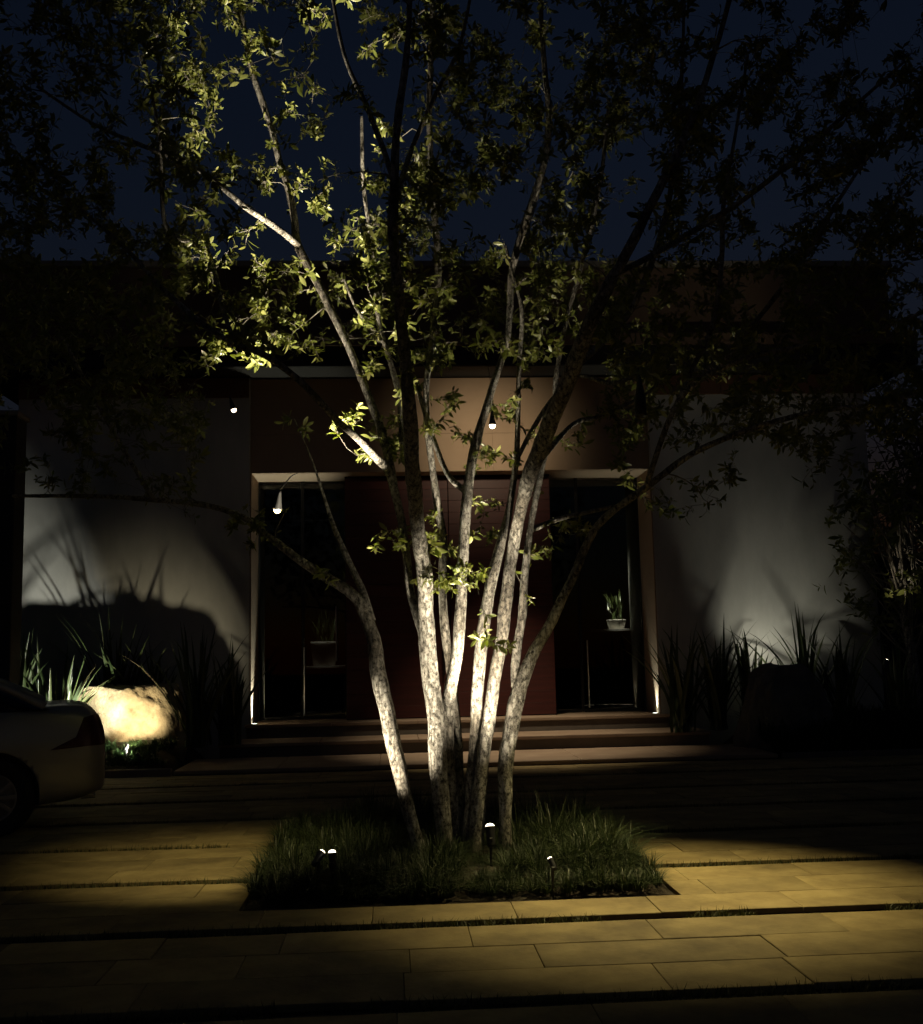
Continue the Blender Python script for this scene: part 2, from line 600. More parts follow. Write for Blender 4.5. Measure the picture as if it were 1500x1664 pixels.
def hbox(name, x0, x1, y0, y1, z0, z1, mat, parent=None, bev=0.0):
    bm = box_bm(x0, x1, y0, y1, z0, z1, bev)
    o = link(name, bm_mesh(name, bm), mat, parent or house)
    if parent is None:
        o.location = -hl
    return o


w1 = hbox('wall', -5.66, OX0, WY, WY + 2.0, -0.1, ZS - 0.02, M['stucco'], bev=0.01)
w1['label'] = 'pale stucco wall left of the entrance'
w2 = hbox('wall', OX1, 7.62, WY, WY + 2.0, -0.1, ZS - 0.02, M['stucco'], bev=0.01)
w2['label'] = 'pale stucco wall right of the entrance'
# tan lintel made of stucco panels with fine joints
lint = hbox('lintel', OX0 + 0.002, OX1 - 0.002, WY + 0.12, WY + 1.9, ZL, ZS - 0.02, M['tan'])
xs = [OX0 + 0.002, 0.30, 1.62, OX1 - 0.002]
for a, c in zip(xs, xs[1:]):
    for z0, z1 in ((ZL + 0.003, ZL + 0.602), (ZL + 0.605, ZS - 0.025)):
        hbox('panel', a + 0.001, c - 0.001, WY + 0.075, WY + 0.118, z0, z1, M['tan'], lint, bev=0.002)
slab_o = hbox('roof_slab', -6.3, 8.3, WY - 0.55, WY + 6, ZS, ZU, M['fascia_shade'], bev=0.015)
hbox('drip_edge', -6.28, 8.28, WY - 0.60, WY - 0.553, ZU - 0.16, ZU + 0.02, M['brown'], slab_o)
upw = hbox('upper_wall', -6.1, 8.1, WY - 0.1, WY + 5.5, ZU + 0.003, ZT, M['brown'], bev=0.01)
hbox('coping', -6.16, 8.16, WY - 0.16, WY + 5.6, ZT + 0.002, ZT + 0.10, M['conc'], upw, bev=0.01)
for x0, x1 in ((-5.66, OX0 - 0.01), (OX1 + 0.01, 7.62)):
    n_ = 3
    for q in range(n_):
        a, c = x0 + (x1 - x0) * q / n_, x0 + (x1 - x0) * (q + 1) / n_
        hbox('frieze_panel', a + 0.004, c - 0.004, WY - 0.03, WY - 0.003, ZS - 0.34, ZS - 0.03, M['terra'], bev=0.004)
# tan reveals lining the opening
for x0, x1 in ((OX0 + 0.001, OX0 + 0.022), (OX1 - 0.022, OX1 - 0.001)):
    hbox('jamb', x0, x1, WY + 0.004, WY + 0.90, LAND + 0.002, ZL - 0.004, M['tan'], bev=0.003)
# glass plane and timber centre
GY = WY + 0.92
RX0, RX1 = -0.72, 2.55
door = hbox('door', RX0, RX1, WY + 0.46, GY + 0.25, LAND, ZL - 0.004, M['frame'])
door['label'] = 'dark red timber entrance doors of wide horizontal boards'
nb = 20
bh = (ZL - 0.03 - LAND - 0.02) / nb
bmesh_cache = {}
for leaf_i, (x0, x1) in enumerate(((RX0 + 0.01, (RX0 + RX1) / 2 - 0.006), ((RX0 + RX1) / 2 + 0.006, RX1 - 0.01))):
    me = bm_mesh('board', box_bm(0, x1 - x0, 0, 0.035, 0, bh - 0.003, 0.002))
    for j in range(nb):
        o = link('board', me, M['red'], door, (x0, WY + 0.42 + random.uniform(-0.002, 0.002), LAND + 0.015 + j * bh))
for x in (RX0 + 1.52, RX0 + 1.75):
    o = hbox('handle', x - 0.014, x + 0.014, WY + 0.355, WY + 0.383, 1.1, 1.95, M['frame'], door)


def glazed(x0, x1, mull):
    edges = [x0] + mull + [x1]
    for a, c in zip(edges, edges[1:]):
        p = hbox('glass_pane', a + 0.025, c - 0.025, GY, GY + 0.012, LAND + 0.05, ZL - 0.03, M['glass'])
        hbox('frame', a + 0.002, a + 0.024, GY - 0.02, GY + 0.04, LAND + 0.03, ZL - 0.005, M['frame'], p)
        hbox('frame', c - 0.024, c - 0.002, GY - 0.02, GY + 0.04, LAND + 0.03, ZL - 0.005, M['frame'], p)
        hbox('frame', a + 0.025, c - 0.025, GY - 0.02, GY + 0.04, LAND + 0.004, LAND + 0.048, M['frame'], p)


glazed(OX0 + 0.024, RX0, [-1.42])
glazed(RX1, OX1 - 0.024, [3.05])
for px, ya, yb in ((495, 1052, 1163), (547, 985, 1074), (958, 1040, 1150)):
    A, B = pY(px, yb, GY - 0.08), pY(px, ya, GY - 0.08)
    bm = cyl_bm(0.014, 0.014, 0, B[2] - A[2], 10)
    for zz in (0.1, B[2] - A[2] - 0.1):
        bmesh.ops.create_cone(bm, cap_ends=True, segments=8, radius1=0.008, radius2=0.008, depth=0.08,
                              matrix=Matrix.Translation((0, 0.04, zz)) @ Matrix.Rotation(math.pi / 2, 4, 'X'))
    o = link('pull_bar', bm_mesh('pull_bar', bm), M['steel'], house)
    o.location = Vector(A) - hl
# hall behind the glass
hbox('hall_floor', OX0 - 1, OX1 + 1, GY + 0.26, 23.2, LAND - 0.06, LAND - 0.002, M['riser'])
hbox('hall_back_wall', OX0 - 1, OX1 + 1, 23.2, 23.4, LAND, ZL, M['hall'])
hbox('hall_ceiling', OX0 - 1, OX1 + 1, WY + 1.95, 23.2, ZL + 0.004, ZL + 0.1, M['hall'])
hbox('hall_side_wall', OX0 - 1.2, OX0 - 1.0, WY + 2.02, 23.4, LAND, ZL, M['hall'])
hbox('hall_side_wall', OX1 + 1.0, OX1 + 1.2, WY + 2.02, 23.4, LAND, ZL, M['hall'])

# steps
steps = empty('entrance_steps', (1.0, 15.5, 0), 'three wide low stone steps leading up to the entrance', 'steps')
sl0 = Vector(steps.location)


def step(x0, x1, y0, y1, z0, z1):
    r = link('riser', bm_mesh('riser', box_bm(x0 + 0.02, x1 - 0.02, y0 + 0.03, y1, z0, z1 - 0.05)), M['riser'], steps)
    r.location = -sl0
    n = max(3, round((x1 - x0) / 1.3))
    w = (x1 - x0) / n
    me = bm_mesh('tread', box_bm(0.002, w - 0.002, y0, y1 - 0.004, z1 - 0.048, z1, 0.006))
    for i in range(n):
        o = link('tread', me, M['tread'], steps)
        o.location = Vector((x0 + i * w, 0, 0)) - sl0


step(-2.75, 4.95, 14.3, 15.92, -0.1, 0.06)
step(-2.45, 4.55, 15.92, 16.86, -0.1, 0.25)
step(-2.2, 4.2, 16.86, WY - 0.003, -0.1, LAND)
o = link('tread', bm_mesh('landing', box_bm(OX0 + 0.004, OX1 - 0.004, WY, GY + 0.255, LAND - 0.05, LAND)), M['tread'], steps)
o.location = -sl0


# planting beds against the walls: gently mounded soil
def bed(x0, x1, y0, y1, hmax, name):
    nx, ny = 30, 16
    V = []
    for j in range(ny + 1):
        for i in range(nx + 1):
            x, y = x0 + (x1 - x0) * i / nx, y0 + (y1 - y0) * j / ny
            s = min(1, j / 7)
            e = min(1, min(i, nx - i) / 2)
            V.append((x, y, -0.05 + (hmax + 0.05) * (s * s * (3 - 2 * s)) * e + 0.03 * noise.noise(Vector((x * 2, y * 2, 3))) * s))
    Fq = [(j * (nx + 1) + i, j * (nx + 1) + i + 1, (j + 1) * (nx + 1) + i + 1, (j + 1) * (nx + 1) + i) for j in range(ny) for i in range(nx)]
    return setp(link(name, mesh_np(name, V, Fq, True), M['soil']), kind='structure')


bed(-9.5, -2.78, 14.45, WY - 0.004, 0.36, 'planting_bed')
bed(5.0, 12.5, 14.35, WY - 0.004, 0.36, 'planting_bed')
kerb = setp(link('kerb', bm_mesh('kerb', box_bm(-9.5, -2.78, 14.30, 14.42, -0.1, 0.09, 0.01)), M['tread']), kind='structure')
kerb = setp(link('kerb', bm_mesh('kerb', box_bm(5.0, 10.5, 14.30, 14.34, -0.1, 0.07, 0.008)), M['riser']), kind='structure')

# dark wall end at the left edge
R = pY(21, 900, 14.2)
bw = empty('boundary_wall', (R[0] - 1.5, 14.4, 0), 'tall dark wall end at the left edge of the photograph', 'wall')
zt = pY(15, 676, 14.2)[2]
o = link('wall_body', bm_mesh('wall_body', box_bm(-1.5, 1.5, -0.2, 0.2, -0.1, zt, 0.01)), M['dark'], bw)
link('coping', bm_mesh('coping', box_bm(-1.53, 1.53, -0.24, 0.24, zt + 0.002, zt + 0.07, 0.01)), M['conc'], bw)

# ================================================================== TREE
TY = 7.75
tree = empty('multi_stem_tree', (0.45, TY, 0.05), 'tall multi-stem tree with mottled grey bark uplit in the square grass bed', 'tree')
tl = Vector(tree.location)


def catmull(ctrl, step):
    C = np.asarray(ctrl, float)
    C = np.vstack([2 * C[0] - C[1], C, 2 * C[-1] - C[-2]])
    out = []
    for i in range(1, len(C) - 2):
        p0, p1, p2, p3 = C[i - 1:i + 3]
        n = max(2, int(np.linalg.norm(p2[:3] - p1[:3]) / step))
        for t in np.linspace(0, 1, n, endpoint=False):
            out.append(0.5 * (2 * p1 + (p2 - p0) * t + (2 * p0 - 5 * p1 + 4 * p2 - p3) * t * t + (3 * p1 - p0 - 3 * p2 + p3) * t ** 3))
    out.append(C[-2])
    return np.array(out)


def tube(path, rad, sides, rough=0.0, cap=True, seed=0.0):
    n = len(path)
    T = np.gradient(path, axis=0)
    T /= np.linalg.norm(T, axis=1)[:, None] + 1e-9
    u = np.cross(T[0], [0.3, 1, 0.2])
    u /= np.linalg.norm(u)
    V = np.zeros((n, sides, 3))
    ang = np.arange(sides) * 2 * math.pi / sides
    for i in range(n):
        u = u - T[i] * (u @ T[i])
        u /= np.linalg.norm(u) + 1e-9
        w = np.cross(T[i], u)
        ring = np.outer(np.cos(ang), u) + np.outer(np.sin(ang), w)
        r = np.full(sides, rad[i])
        if rough:
            for s in range(sides):
                q = path[i] + ring[s] * rad[i]
                f = noise.fractal(Vector((q[0] * 9, q[1] * 9, q[2] * 4 + seed)), 0.7, 2.0, 4)
                g2 = noise.noise(Vector((q[0] * 2.2, q[1] * 2.2, q[2] * 1.8 + seed)))
                r[s] *= 1 + rough * f + rough * 0.9 * g2
        V[i] = path[i] + ring * r[:, None]
    idx = np.arange(n * sides).reshape(n, sides)
    a, b2 = idx[:-1], np.roll(idx[:-1], -1, 1)
    c, d = np.roll(idx[1:], -1, 1), idx[1:]
    Q = np.stack([a, b2, c, d], -1).reshape(-1, 4)
    return V.reshape(-1, 3), Q


NODE_P, NODE_T, NODE_R = [], [], []


def trace(pts, Yoff=0.0):
    """(px, py, width_px, dY) -> world path with radii."""
    ctrl = []
    for px, py, w, dy in pts:
        Y = TY + dy + Yoff
        p = pY(px, py, Y)
        k = (p - CAM) @ fw
        w *= float(np.interp(w, [8, 16, 28], [0.9, 0.72, 0.65]))
        ctrl.append((*p, 0.5 * w * k / F))
    return ctrl


def add_nodes(path, rad, zmin=2.0, every=2):
    T = np.gradient(path, axis=0)
    T /= np.linalg.norm(T, axis=1)[:, None] + 1e-9
    for i in range(0, len(path), every):
        if path[i][2] > zmin:
            NODE_P.append(path[i]); NODE_T.append(T[i]); NODE_R.append(rad[i])


def stem(name, pts, parent, sides=18, rough=0.13, root=False):
    ctrl = trace(pts)
    if root:
        b0 = list(ctrl[0]); b0[2] = -0.12
        ctrl[0] = (*ctrl[0][:3], ctrl[0][3] * 1.12)
        ctrl = [(b0[0], b0[1], b0[2], ctrl[0][3] * 1.25)] + ctrl
    S = catmull(ctrl, 0.035 if sides > 12 else 0.06)
    path, rad = S[:, :3], np.maximum(S[:, 3], 0.004)
    n = len(path)
    if n > 6:
        for i in range(n):
            path[i] += 0.25 * rad[i] * np.array(noise.noise_vector(Vector(path[i] * 3.0)))
    V, Q = tube(path, rad, sides, rough, seed=rng.uniform(0, 50))
    o = link(name, mesh_np(name, V, Q, True), M['bark'], parent)
    if parent is tree:
        o.location = -tl
    add_nodes(path, rad)
    return o


STEMS = {}
STEMS['s1'] = stem('stem', [(683, 1388, 30, -.05), (668, 1330, 33, -.05), (655, 1280, 36, -.04), (641, 1215, 40, -.02), (627, 1150, 41, 0), (614, 1085, 40, .02), (606, 1035, 36, .05), (594, 1000, 32, .08),
                          (575, 968, 27, .1), (530, 937, 23, .15), (480, 905, 19, .2), (430, 868, 16, .3), (400, 843, 13, .35), (340, 822, 11, .4), (250, 812, 10, .45), (140, 806, 8, .5), (20, 806, 6, .5)], tree, root=True)
STEMS['s2'] = stem('stem', [(724, 1392, 40, .0), (717, 1300, 44, 0), (710, 1200, 45, 0), (702, 1120, 43, 0), (696, 1060, 42, -.01), (693, 1000, 43, -.02), (692, 955, 40, -.08), (686, 900, 38, -.22), (677, 830, 37, -.42),
                          (670, 760, 36, -.62), (668, 690, 36, -.8), (660, 600, 32, -1.0), (649, 500, 29, -1.2), (641, 400, 26, -1.35), (640, 300, 22, -1.45), (645, 200, 18, -1.45), (660, 100, 14, -1.4), (668, -40, 9, -1.35), (672, -140, 6, -1.3)], tree, root=True)
STEMS['s3'] = stem('stem', [(738, 1388, 34, .12), (731, 1290, 36, .12), (727, 1200, 36, .1), (727, 1150, 36, .08), (735, 1105, 31, .06), (743, 1060, 28, .05), (748, 1000, 28, .05), (751, 930, 28, .06), (756, 850, 28, .08), (763, 780, 26, .1),
                          (777, 705, 23, .12), (797, 640, 19, .15), (813, 590, 16, .18), (825, 545, 14, .2), (829, 490, 14, .22), (832, 440, 16, .2), (852, 370, 20, .15), (880, 280, 18, .1), (892, 200, 15, .1), (886, 120, 12, .1), (880, 40, 9, .1), (876, -80, 6, .1)], tree, root=True)
STEMS['s4'] = stem('stem', [(755, 1372, 22, .38), (749, 1300, 22, .38), (744, 1220, 22, .37), (740, 1150, 21, .36), (731, 1080, 20, .35), (722, 1010, 20, .33), (719, 940, 19, .32), (721, 880, 18, .3), (712, 825, 17, .3), (700, 740, 15, .3), (692, 640, 14, .3),
                          (704, 540, 14, .28), (712, 440, 16, .25), (704, 330, 14, .2), (698, 200, 11, .2), (700, 80, 9, .2), (704, -60, 6, .2)], tree, root=True)
STEMS['s5'] = stem('stem', [(757, 1378, 25, .05), (764, 1300, 27, .05), (770, 1220, 28, .05), (775, 1150, 29, .04), (780, 1085, 30, .03), (786, 1020, 31, .02), (795, 960, 30, .02), (806, 915, 28, .03), (816, 875, 23, .05), (825, 838, 18, .08), (833, 790, 14, .1), (840, 730, 11, .12),
                          (842, 660, 9, .12), (844, 590, 9, .12), (848, 530, 8, .12), (846, 490, 8, .12), (832, 440, 6, .12), (822, 400, 5, .12)], tree, root=True)
STEMS['s6'] = stem('stem', [(772, 1392, 38, -.02), (777, 1310, 38, -.02), (785, 1230, 36, -.01), (796, 1150, 34, 0), (806, 1090, 32, 0), (815, 1040, 32, 0), (820, 990, 33, 0), (828, 935, 31, 0), (836, 880, 29, 0), (846, 830, 30, -.12), (862, 775, 38, -.3),
                          (884, 715, 44, -.5), (908, 655, 43, -.72), (934, 590, 40, -.92), (962, 520, 36, -1.1), (1000, 445, 30, -1.25), (1042, 365, 25, -1.3), (1085, 280, 20, -1.25), (1128, 185, 16, -1.15), (1160, 90, 12, -1.0), (1190, -20, 9, -1.0), (1215, -120, 6, -1.0)], tree, root=True)
STEMS['s8'] = stem('stem', [(822, 1390, 32, -.06), (821, 1300, 34, -.06), (824, 1220, 37, -.05), (836, 1150, 38, -.04), (852, 1100, 35, -.03), (870, 1055, 30, -.02), (892, 1015, 28, 0), (912, 975, 25, .02), (935, 928, 21, .04), (953, 885, 19, .06), (972, 853, 17, .06), (1000, 828, 15, .05),
                          (1055, 788, 14, .0), (1115, 743, 13, -.05), (1180, 712, 12, -.1), (1255, 686, 11, -.15), (1330, 668, 9, -.2), (1410, 658, 7, -.25), (1490, 640, 6, -.3)], tree, root=True)


def limb(parent, pts, sides=12):
    o = stem('limb', pts, STEMS[parent], sides=sides, rough=0.1)
    return o


limb('s1', [(603, 1010, 24, .08), (590, 965, 18, .15), (570, 920, 15, .25), (548, 870, 11, .35), (532, 825, 7, .45), (518, 780, 4.5, .5), (500, 730, 3, .55), (478, 680, 1.6, .6)])
limb('s2', [(690, 1035, 22, .02), (676, 992, 21, .03), (665, 950, 20, .03), (660, 900, 20, .03), (652, 845, 20, .04), (641, 800, 20, .05), (630, 765, 21, .06), (608, 740, 19, -.2), (580, 712, 17, -.65), (545, 680, 15, -1.05), (490, 622, 14, -1.25),
            (430, 578, 14, -1.35), (380, 558, 13, -1.35), (325, 522, 12, -1.35), (265, 470, 10, -1.25), (200, 400, 8, -1.0), (120, 330, 6, -.9)], sides=16)
limb('s2', [(640, 797, 20, .05), (633, 755, 20, .12), (620, 700, 20, .2), (602, 652, 19, .28), (577, 590, 18, .36), (552, 532, 18, .44), (522, 472, 19, .5), (497, 425, 20, .55), (482, 393, 19, .58), (478, 355, 17, .6), (468, 305, 16, .62), (455, 265, 15, .64),
            (440, 205, 14, .66), (421, 150, 13, .68), (407, 105, 11, .7), (395, 40, 9, .7), (382, -40, 7, .7), (372, -130, 5, .7)], sides=16)
limb('s2', [(484, 398, 15, .56), (458, 377, 14, .15), (432, 358, 13, -.3), (398, 336, 11, -.75), (355, 300, 10, -.9), (310, 268, 9, -.6), (235, 238, 8, -.6), (150, 200, 6, -.05), (60, 140, 5, -.1)])
limb('s2', [(655, 740, 13, .1), (652, 700, 12, .2), (648, 640, 11, .25), (630, 575, 11, .28), (615, 520, 10, .3), (611, 440, 9, .3), (600, 370, 8, .3), (590, 290, 7, .3), (588, 190, 6, .3)])
limb('s2', [(618, 556, 9, .28), (600, 528, 8, .33), (578, 498, 6, .38), (560, 455, 5, .4)])
limb('s2', [(641, 300, 13, -1.45), (622, 240, 11, -1.3), (595, 170, 10, -.95), (560, 90, 8, -.9), (535, -30, 6, -.9)])
limb('s2', [(641, 330, 11, -1.42), (670, 240, 10, -.6), (705, 160, 8, -.55), (745, 80, 7, -.5), (770, -30, 5, -.5)])
limb('s2', [(380, 556, 10, -1.35), (362, 500, 9, -1.1), (348, 440, 9, -.6), (332, 400, 8, -.2), (290, 388, 8, -.2), (268, 362, 8, -.2), (262, 300, 7, -.2), (258, 210, 6, -.2), (235, 100, 5, -.2)])
limb('s3', [(760, 800, 14, .1), (728, 770, 11, .2), (700, 700, 9, .3), (672, 610, 7, .4)], sides=10)
limb('s5', [(838, 750, 9, .12), (870, 690, 9, .25), (905, 640, 8, .35), (940, 610, 8, .4), (985, 622, 10, .4), (1010, 620, 9, .38), (1040, 608, 7, .36)], sides=10)
limb('s6', [(930, 600, 18, -.9), (975, 560, 16, -.6), (1010, 525, 15, -.15), (1042, 470, 13, -.1), (1068, 400, 12, -.05), (1088, 320, 10, 0), (1100, 240, 9, 0), (1108, 130, 7, 0), (1112, 0, 5, 0)])
limb('s6', [(1000, 445, 15, -1.25), (1050, 420, 13, -1.0), (1120, 380, 12, -.55), (1200, 330, 11, -.6), (1290, 260, 9, -.65), (1380, 180, 7, -.7), (1470, 100, 5, -.7)])
limb('s6', [(868, 760, 12, -.35), (930, 690, 9, .1), (965, 680, 8, .2), (1000, 665, 7, .25), (1050, 640, 6, .3), (1090, 600, 4, .3)], sides=10)
s7 = stem('stem', [(838, 1118, 20, -.02), (838, 1080, 20, 0), (842, 1040, 20, .02), (848, 1000, 20, .03), (853, 940, 19, .04), (858, 890, 17, .05), (864, 850, 14, .07), (872, 800, 13, .1), (884, 745, 12, .14), (900, 690, 11, .2), (905, 610, 10, .25), (920, 520, 9, .3), (948, 420, 8, .3), (975, 300, 7, .3), (990, 160, 5, .3)], tree, sides=14)
STEMS['s7'] = s7
limb('s7', [(862, 862, 10, .07), (885, 852, 10, .1), (912, 842, 9, .12), (960, 832, 7, .15), (1010, 820, 5, .2)], sides=10)
limb('s8', [(1050, 790, 12, 0), (1066, 740, 11, -.1), (1084, 690, 11, -.15), (1112, 640, 11, -.2), (1165, 602, 11, -.25), (1240, 575, 10, -.3), (1350, 553, 8, -.35), (1440, 530, 7, -.35), (1520, 500, 5, -.35)])
limb('s8', [(1098, 660, 9, -.17), (1130, 590, 9, -.1), (1160, 520, 9, -.05), (1172, 430, 9, 0), (1176, 330, 8, 0), (1195, 220, 6, 0), (1215, 90, 5, 0)])
limb('s8', [(1165, 602, 9, -.25), (1230, 520, 9, -.35), (1300, 430, 8, -.45), (1360, 330, 7, -.5), (1420, 240, 5, -.5)])
limb('s1', [(250, 812, 9, .45), (200, 730, 8, .4), (150, 640, 7, .35), (100, 540, 6, .3), (60, 430, 5, .25)], sides=10)

# ---- twigs grow from the traced wood to target points spread through the crown
LP, LA, LS = [], [], []          # rosette points, axes, leaf sizes
TW_V, TW_Q = [], []
twn = 0


def add_tube(path, rad, sides=4):
    global twn
    V, Q = tube(np.asarray(path), np.asarray(rad), sides)
    TW_V.append(V)
    TW_Q.append(Q + twn)
    twn += len(V)


NP = np.array(NODE_P); NT = np.array(NODE_T); NR = np.array(NODE_R)


def grow(target, rosettes, spread, leaf=(0.055, 0.095), maxlen=9.0, cost_up=0.7):
    global NP, NT, NR
    target = np.asarray(target, float)
    dv = target - NP
    dist = np.linalg.norm(dv, axis=1)
    cost = dist + cost_up * np.maximum(0, NP[:, 2] - target[2]) + 0.15 * np.maximum(0, np.abs(NP[:, 0] - 0.45) - abs(target[0] - 0.45))
    i = int(np.argmin(cost))
    d = dist[i]
    if d > maxlen or d < 0.04:
        return False
    p0, t0 = NP[i], NT[i]
    c1 = p0 + t0 * d * 0.33 + np.array([0, 0, 0.06 * d]) + rng.normal(0, 0.05 * d, 3)
    c2 = target - (target - p0) * 0.3 + np.array([0, 0, 0.10 * d]) + rng.normal(0, 0.06 * d, 3)
    n = max(4, int(d / 0.09))
    t = np.linspace(0, 1, n)[:, None]
    path = (1 - t) ** 3 * p0 + 3 * (1 - t) ** 2 * t * c1 + 3 * (1 - t) * t * t * c2 + t ** 3 * target
    path[1:-1] += rng.normal(0, 0.008, (n - 2, 3))
    rs = min(NR[i] * 0.7, 0.0035 + 0.007 * d)
    rad = rs + (0.0018 - rs) * t[:, 0]
    add_tube(path, rad, 5 if rs > 0.008 else 4)
    T = np.gradient(path, axis=0)
    T /= np.linalg.norm(T, axis=1)[:, None] + 1e-9
    NP = np.vstack([NP, path[1:]]); NT = np.vstack([NT, T[1:]]); NR = np.concatenate([NR, rad[1:]])
    LP.append(target); LA.append(T[-1] + np.array([0, 0, 0.2])); LS.append(rng.uniform(*leaf))
    for k in range(rosettes - 1):
        f = 1 - rng.random() ** 1.2 * min(0.75, 0.5 / max(d, 0.3))
        j = min(n - 1, int(f * (n - 1)))
        q = path[j]
        off = rng.normal(0, 1, 3)
        off /= np.linalg.norm(off)
        off = off * spread * rng.uniform(0.4, 1.1) + T[j] * 0.05
        e = q + off
        if np.linalg.norm(off) > 0.03:
            mid = (q + e) / 2 + rng.normal(0, 0.012, 3)
            add_tube([q, mid, e], [0.0026, 0.002, 0.0014], 3)
        LP.append(e); LA.append(off / np.linalg.norm(off) + np.array([0, 0, 0.25])); LS.append(rng.uniform(*leaf))
    return True


# sprigs that catch the light, where the photograph shows them (px, py, radius px, rosettes)
SPR = [(452, 520, 50, 26), (400, 578, 40, 12), (350, 568, 30, 6), (430, 492, 25, 7), (488, 545, 25, 8), (435, 448, 10, 2), (430, 265, 40, 12), (392, 280, 20, 5), (395, 25, 55, 36), (410, 85, 35, 18), (370, 5, 30, 14), (350, 110, 26, 7), (345, 160, 26, 8),
       (318, 215, 14, 4), (345, 190, 20, 4), (470, 190, 22, 6), (460, 130, 14, 3), (505, 315, 34, 14), (530, 335, 26, 10), (485, 290, 14, 4), (590, 370, 26, 8), (560, 385, 30, 7), (525, 265, 12, 3), (520, 215, 12, 2), (515, 145, 14, 3),
       (612, 585, 20, 7), (598, 492, 14, 5), (560, 462, 10, 2), (620, 505, 12, 4), (515, 580, 10, 2), (650, 545, 16, 5), (690, 570, 34, 12), (665, 465, 20, 6), (720, 495, 34, 8), (740, 300, 34, 8), (770, 320, 34, 8), (700, 285, 26, 9), (690, 340, 18, 3),
       (740, 430, 40, 9), (800, 420, 22, 6), (655, 340, 16, 3), (600, 430, 20, 4), (870, 450, 40, 14), (915, 440, 20, 5), (850, 480, 26, 8), (925, 520, 16, 6), (940, 540, 14, 5), (905, 375, 12, 3), (880, 330, 26, 6), (980, 330, 30, 6),
       (850, 590, 12, 4), (858, 620, 10, 2), (1092, 522, 18, 5), (1040, 530, 14, 2), (985, 682, 24, 7), (935, 713, 22, 6), (960, 690, 14, 3), (1015, 660, 16, 4), (1085, 270, 14, 3), (1195, 340, 10, 2), (1415, 190, 14, 3), (1255, 118, 10, 2), (1130, 565, 16, 2),
       (640, 690, 34, 14), (610, 705, 16, 5), (650, 735, 18, 6), (590, 735, 14, 4), (655, 640, 12, 4), (700, 700, 14, 4), (722, 640, 20, 5), (780, 745, 14, 4), (800, 740, 14, 4), (765, 770, 14, 4), (835, 735, 16, 5), (845, 690, 10, 3), (830, 660, 18, 4), (845, 670, 14, 3),
       (775, 820, 12, 3), (800, 825, 12, 3), (697, 843, 16, 4), (693, 872, 12, 3), (715, 885, 20, 5), (738, 888, 9, 2), (700, 945, 18, 4), (735, 950, 24, 8), (765, 940, 22, 7), (640, 870, 24, 5), (612, 880, 14, 3), (690, 905, 10, 2), (795, 880, 14, 4), (780, 870, 14, 3),
       (900, 865, 20, 5), (935, 860, 16, 5), (950, 850, 14, 3), (880, 895, 16, 3), (895, 900, 10, 2), (790, 1035, 9, 2), (826, 1046, 10, 3), (772, 1037, 5, 1), (865, 970, 8, 1), (866, 800, 12, 2), (515, 932, 22, 5), (525, 945, 12, 2), (460, 825, 6, 1), (410, 840, 22, 5), (385, 860, 18, 4), (430, 860, 20, 4),
       (400, 890, 8, 2), (480, 690, 30, 4), (555, 690, 20, 4), (570, 670, 12, 3), (810, 665, 14, 4), (735, 690, 26, 7), (745, 660, 20, 5), (870, 700, 12, 3), (680, 620, 20, 6), (620, 250, 26, 5), (600, 300, 20, 6), (690, 180, 26, 5), (620, 190, 16, 3), (880, 20, 40, 6), (505, 20, 20, 5), (480, 10, 16, 3)]
for px, py, rr, nr in SPR:
    x, y, k = proj(NP)
    d2 = np.hypot(x - px, y - py) + 30 * (k < 6.6)
    near = np.argsort(d2)[:3]
    i = near[0]
    left = int(nr * (1.6 if py < 400 else 2.2))
    while left > 0:
        m_ = min(left, int(rng.integers(2, 5)))
        left -= m_
        a_, r_ = rng.uniform(0, 6.283), rr * math.sqrt(rng.random())
        Y = NP[i][1] + rng.normal(0, 0.10) - 0.05
        if px < 660 and py < 780:
            Y = min(max(Y, 7.3 + rng.uniform(0, 0.35)), 8.4)
        elif 660 <= px < 960 and 300 < py < 900:
            Y = max(Y, 7.72 + rng.uniform(0, 0.4))
        p = pY(px + r_ * math.cos(a_), py + r_ * math.sin(a_), Y)
        grow(p, m_, 0.05, leaf=(0.044, 0.08), cost_up=0.15)
N_LIT = len(LP)

# general crown
LAX = pz(540, 1380, 0.27)[:2]
targets = []
while len(targets) < 3000:
    z = rng.uniform(2.5, 8.3)
    Rz = np.interp(z, [2.5, 3.4, 4.5, 6.2, 7.6, 8.3], [3.4, 4.2, 4.6, 4.4, 3.0, 1.4])
    r = Rz * math.sqrt(rng.uniform(0.02, 1))
    a_ = rng.uniform(0, 6.283)
    x, y = 0.55 + r * math.cos(a_), TY + 0.25 + 0.52 * r * math.sin(a_)
    if y < 6.15:
        continue
    px, py, k = proj((x, y, z))
    if py > 880 or (py > 590 and 330 < px < 1000) or (py > 720 and rng.random() < 0.72) or (py > 780 and (px < 330 or px > 1130) and rng.random() < 0.6):
        continue
    if 430 < py <= 600 and 300 < px < 980 and rng.random() < 0.55:
        continue
    if py <= 430 and 330 < px < 620 and rng.random() < 0.72:
        continue
    if py < 430:
        cl = noise.noise(Vector((px / 120.0, py / 120.0, 2.0))) + 0.45 * noise.noise(Vector((px / 50.0, py / 50.0, 7.0)))
        if cl < -0.12 and rng.random() < 0.85:
            continue
    if (py > 430) and (px > 1000 or px < 330) and py < 800 and rng.random() < 0.12:
        continue
    if z < 3.5 and math.hypot(x - 1.72, y - 7.3) < 0.35 + 0.7 * (3.5 - z):
        continue
    ax = LAX + (z - 0.15) * np.array([-0.055, 0.13])
    if math.hypot(x - ax[0], y - ax[1]) < 0.25 + 0.07 * z and rng.random() < 0.9:
        continue
    targets.append((x, y, z))
T0 = np.array(targets)
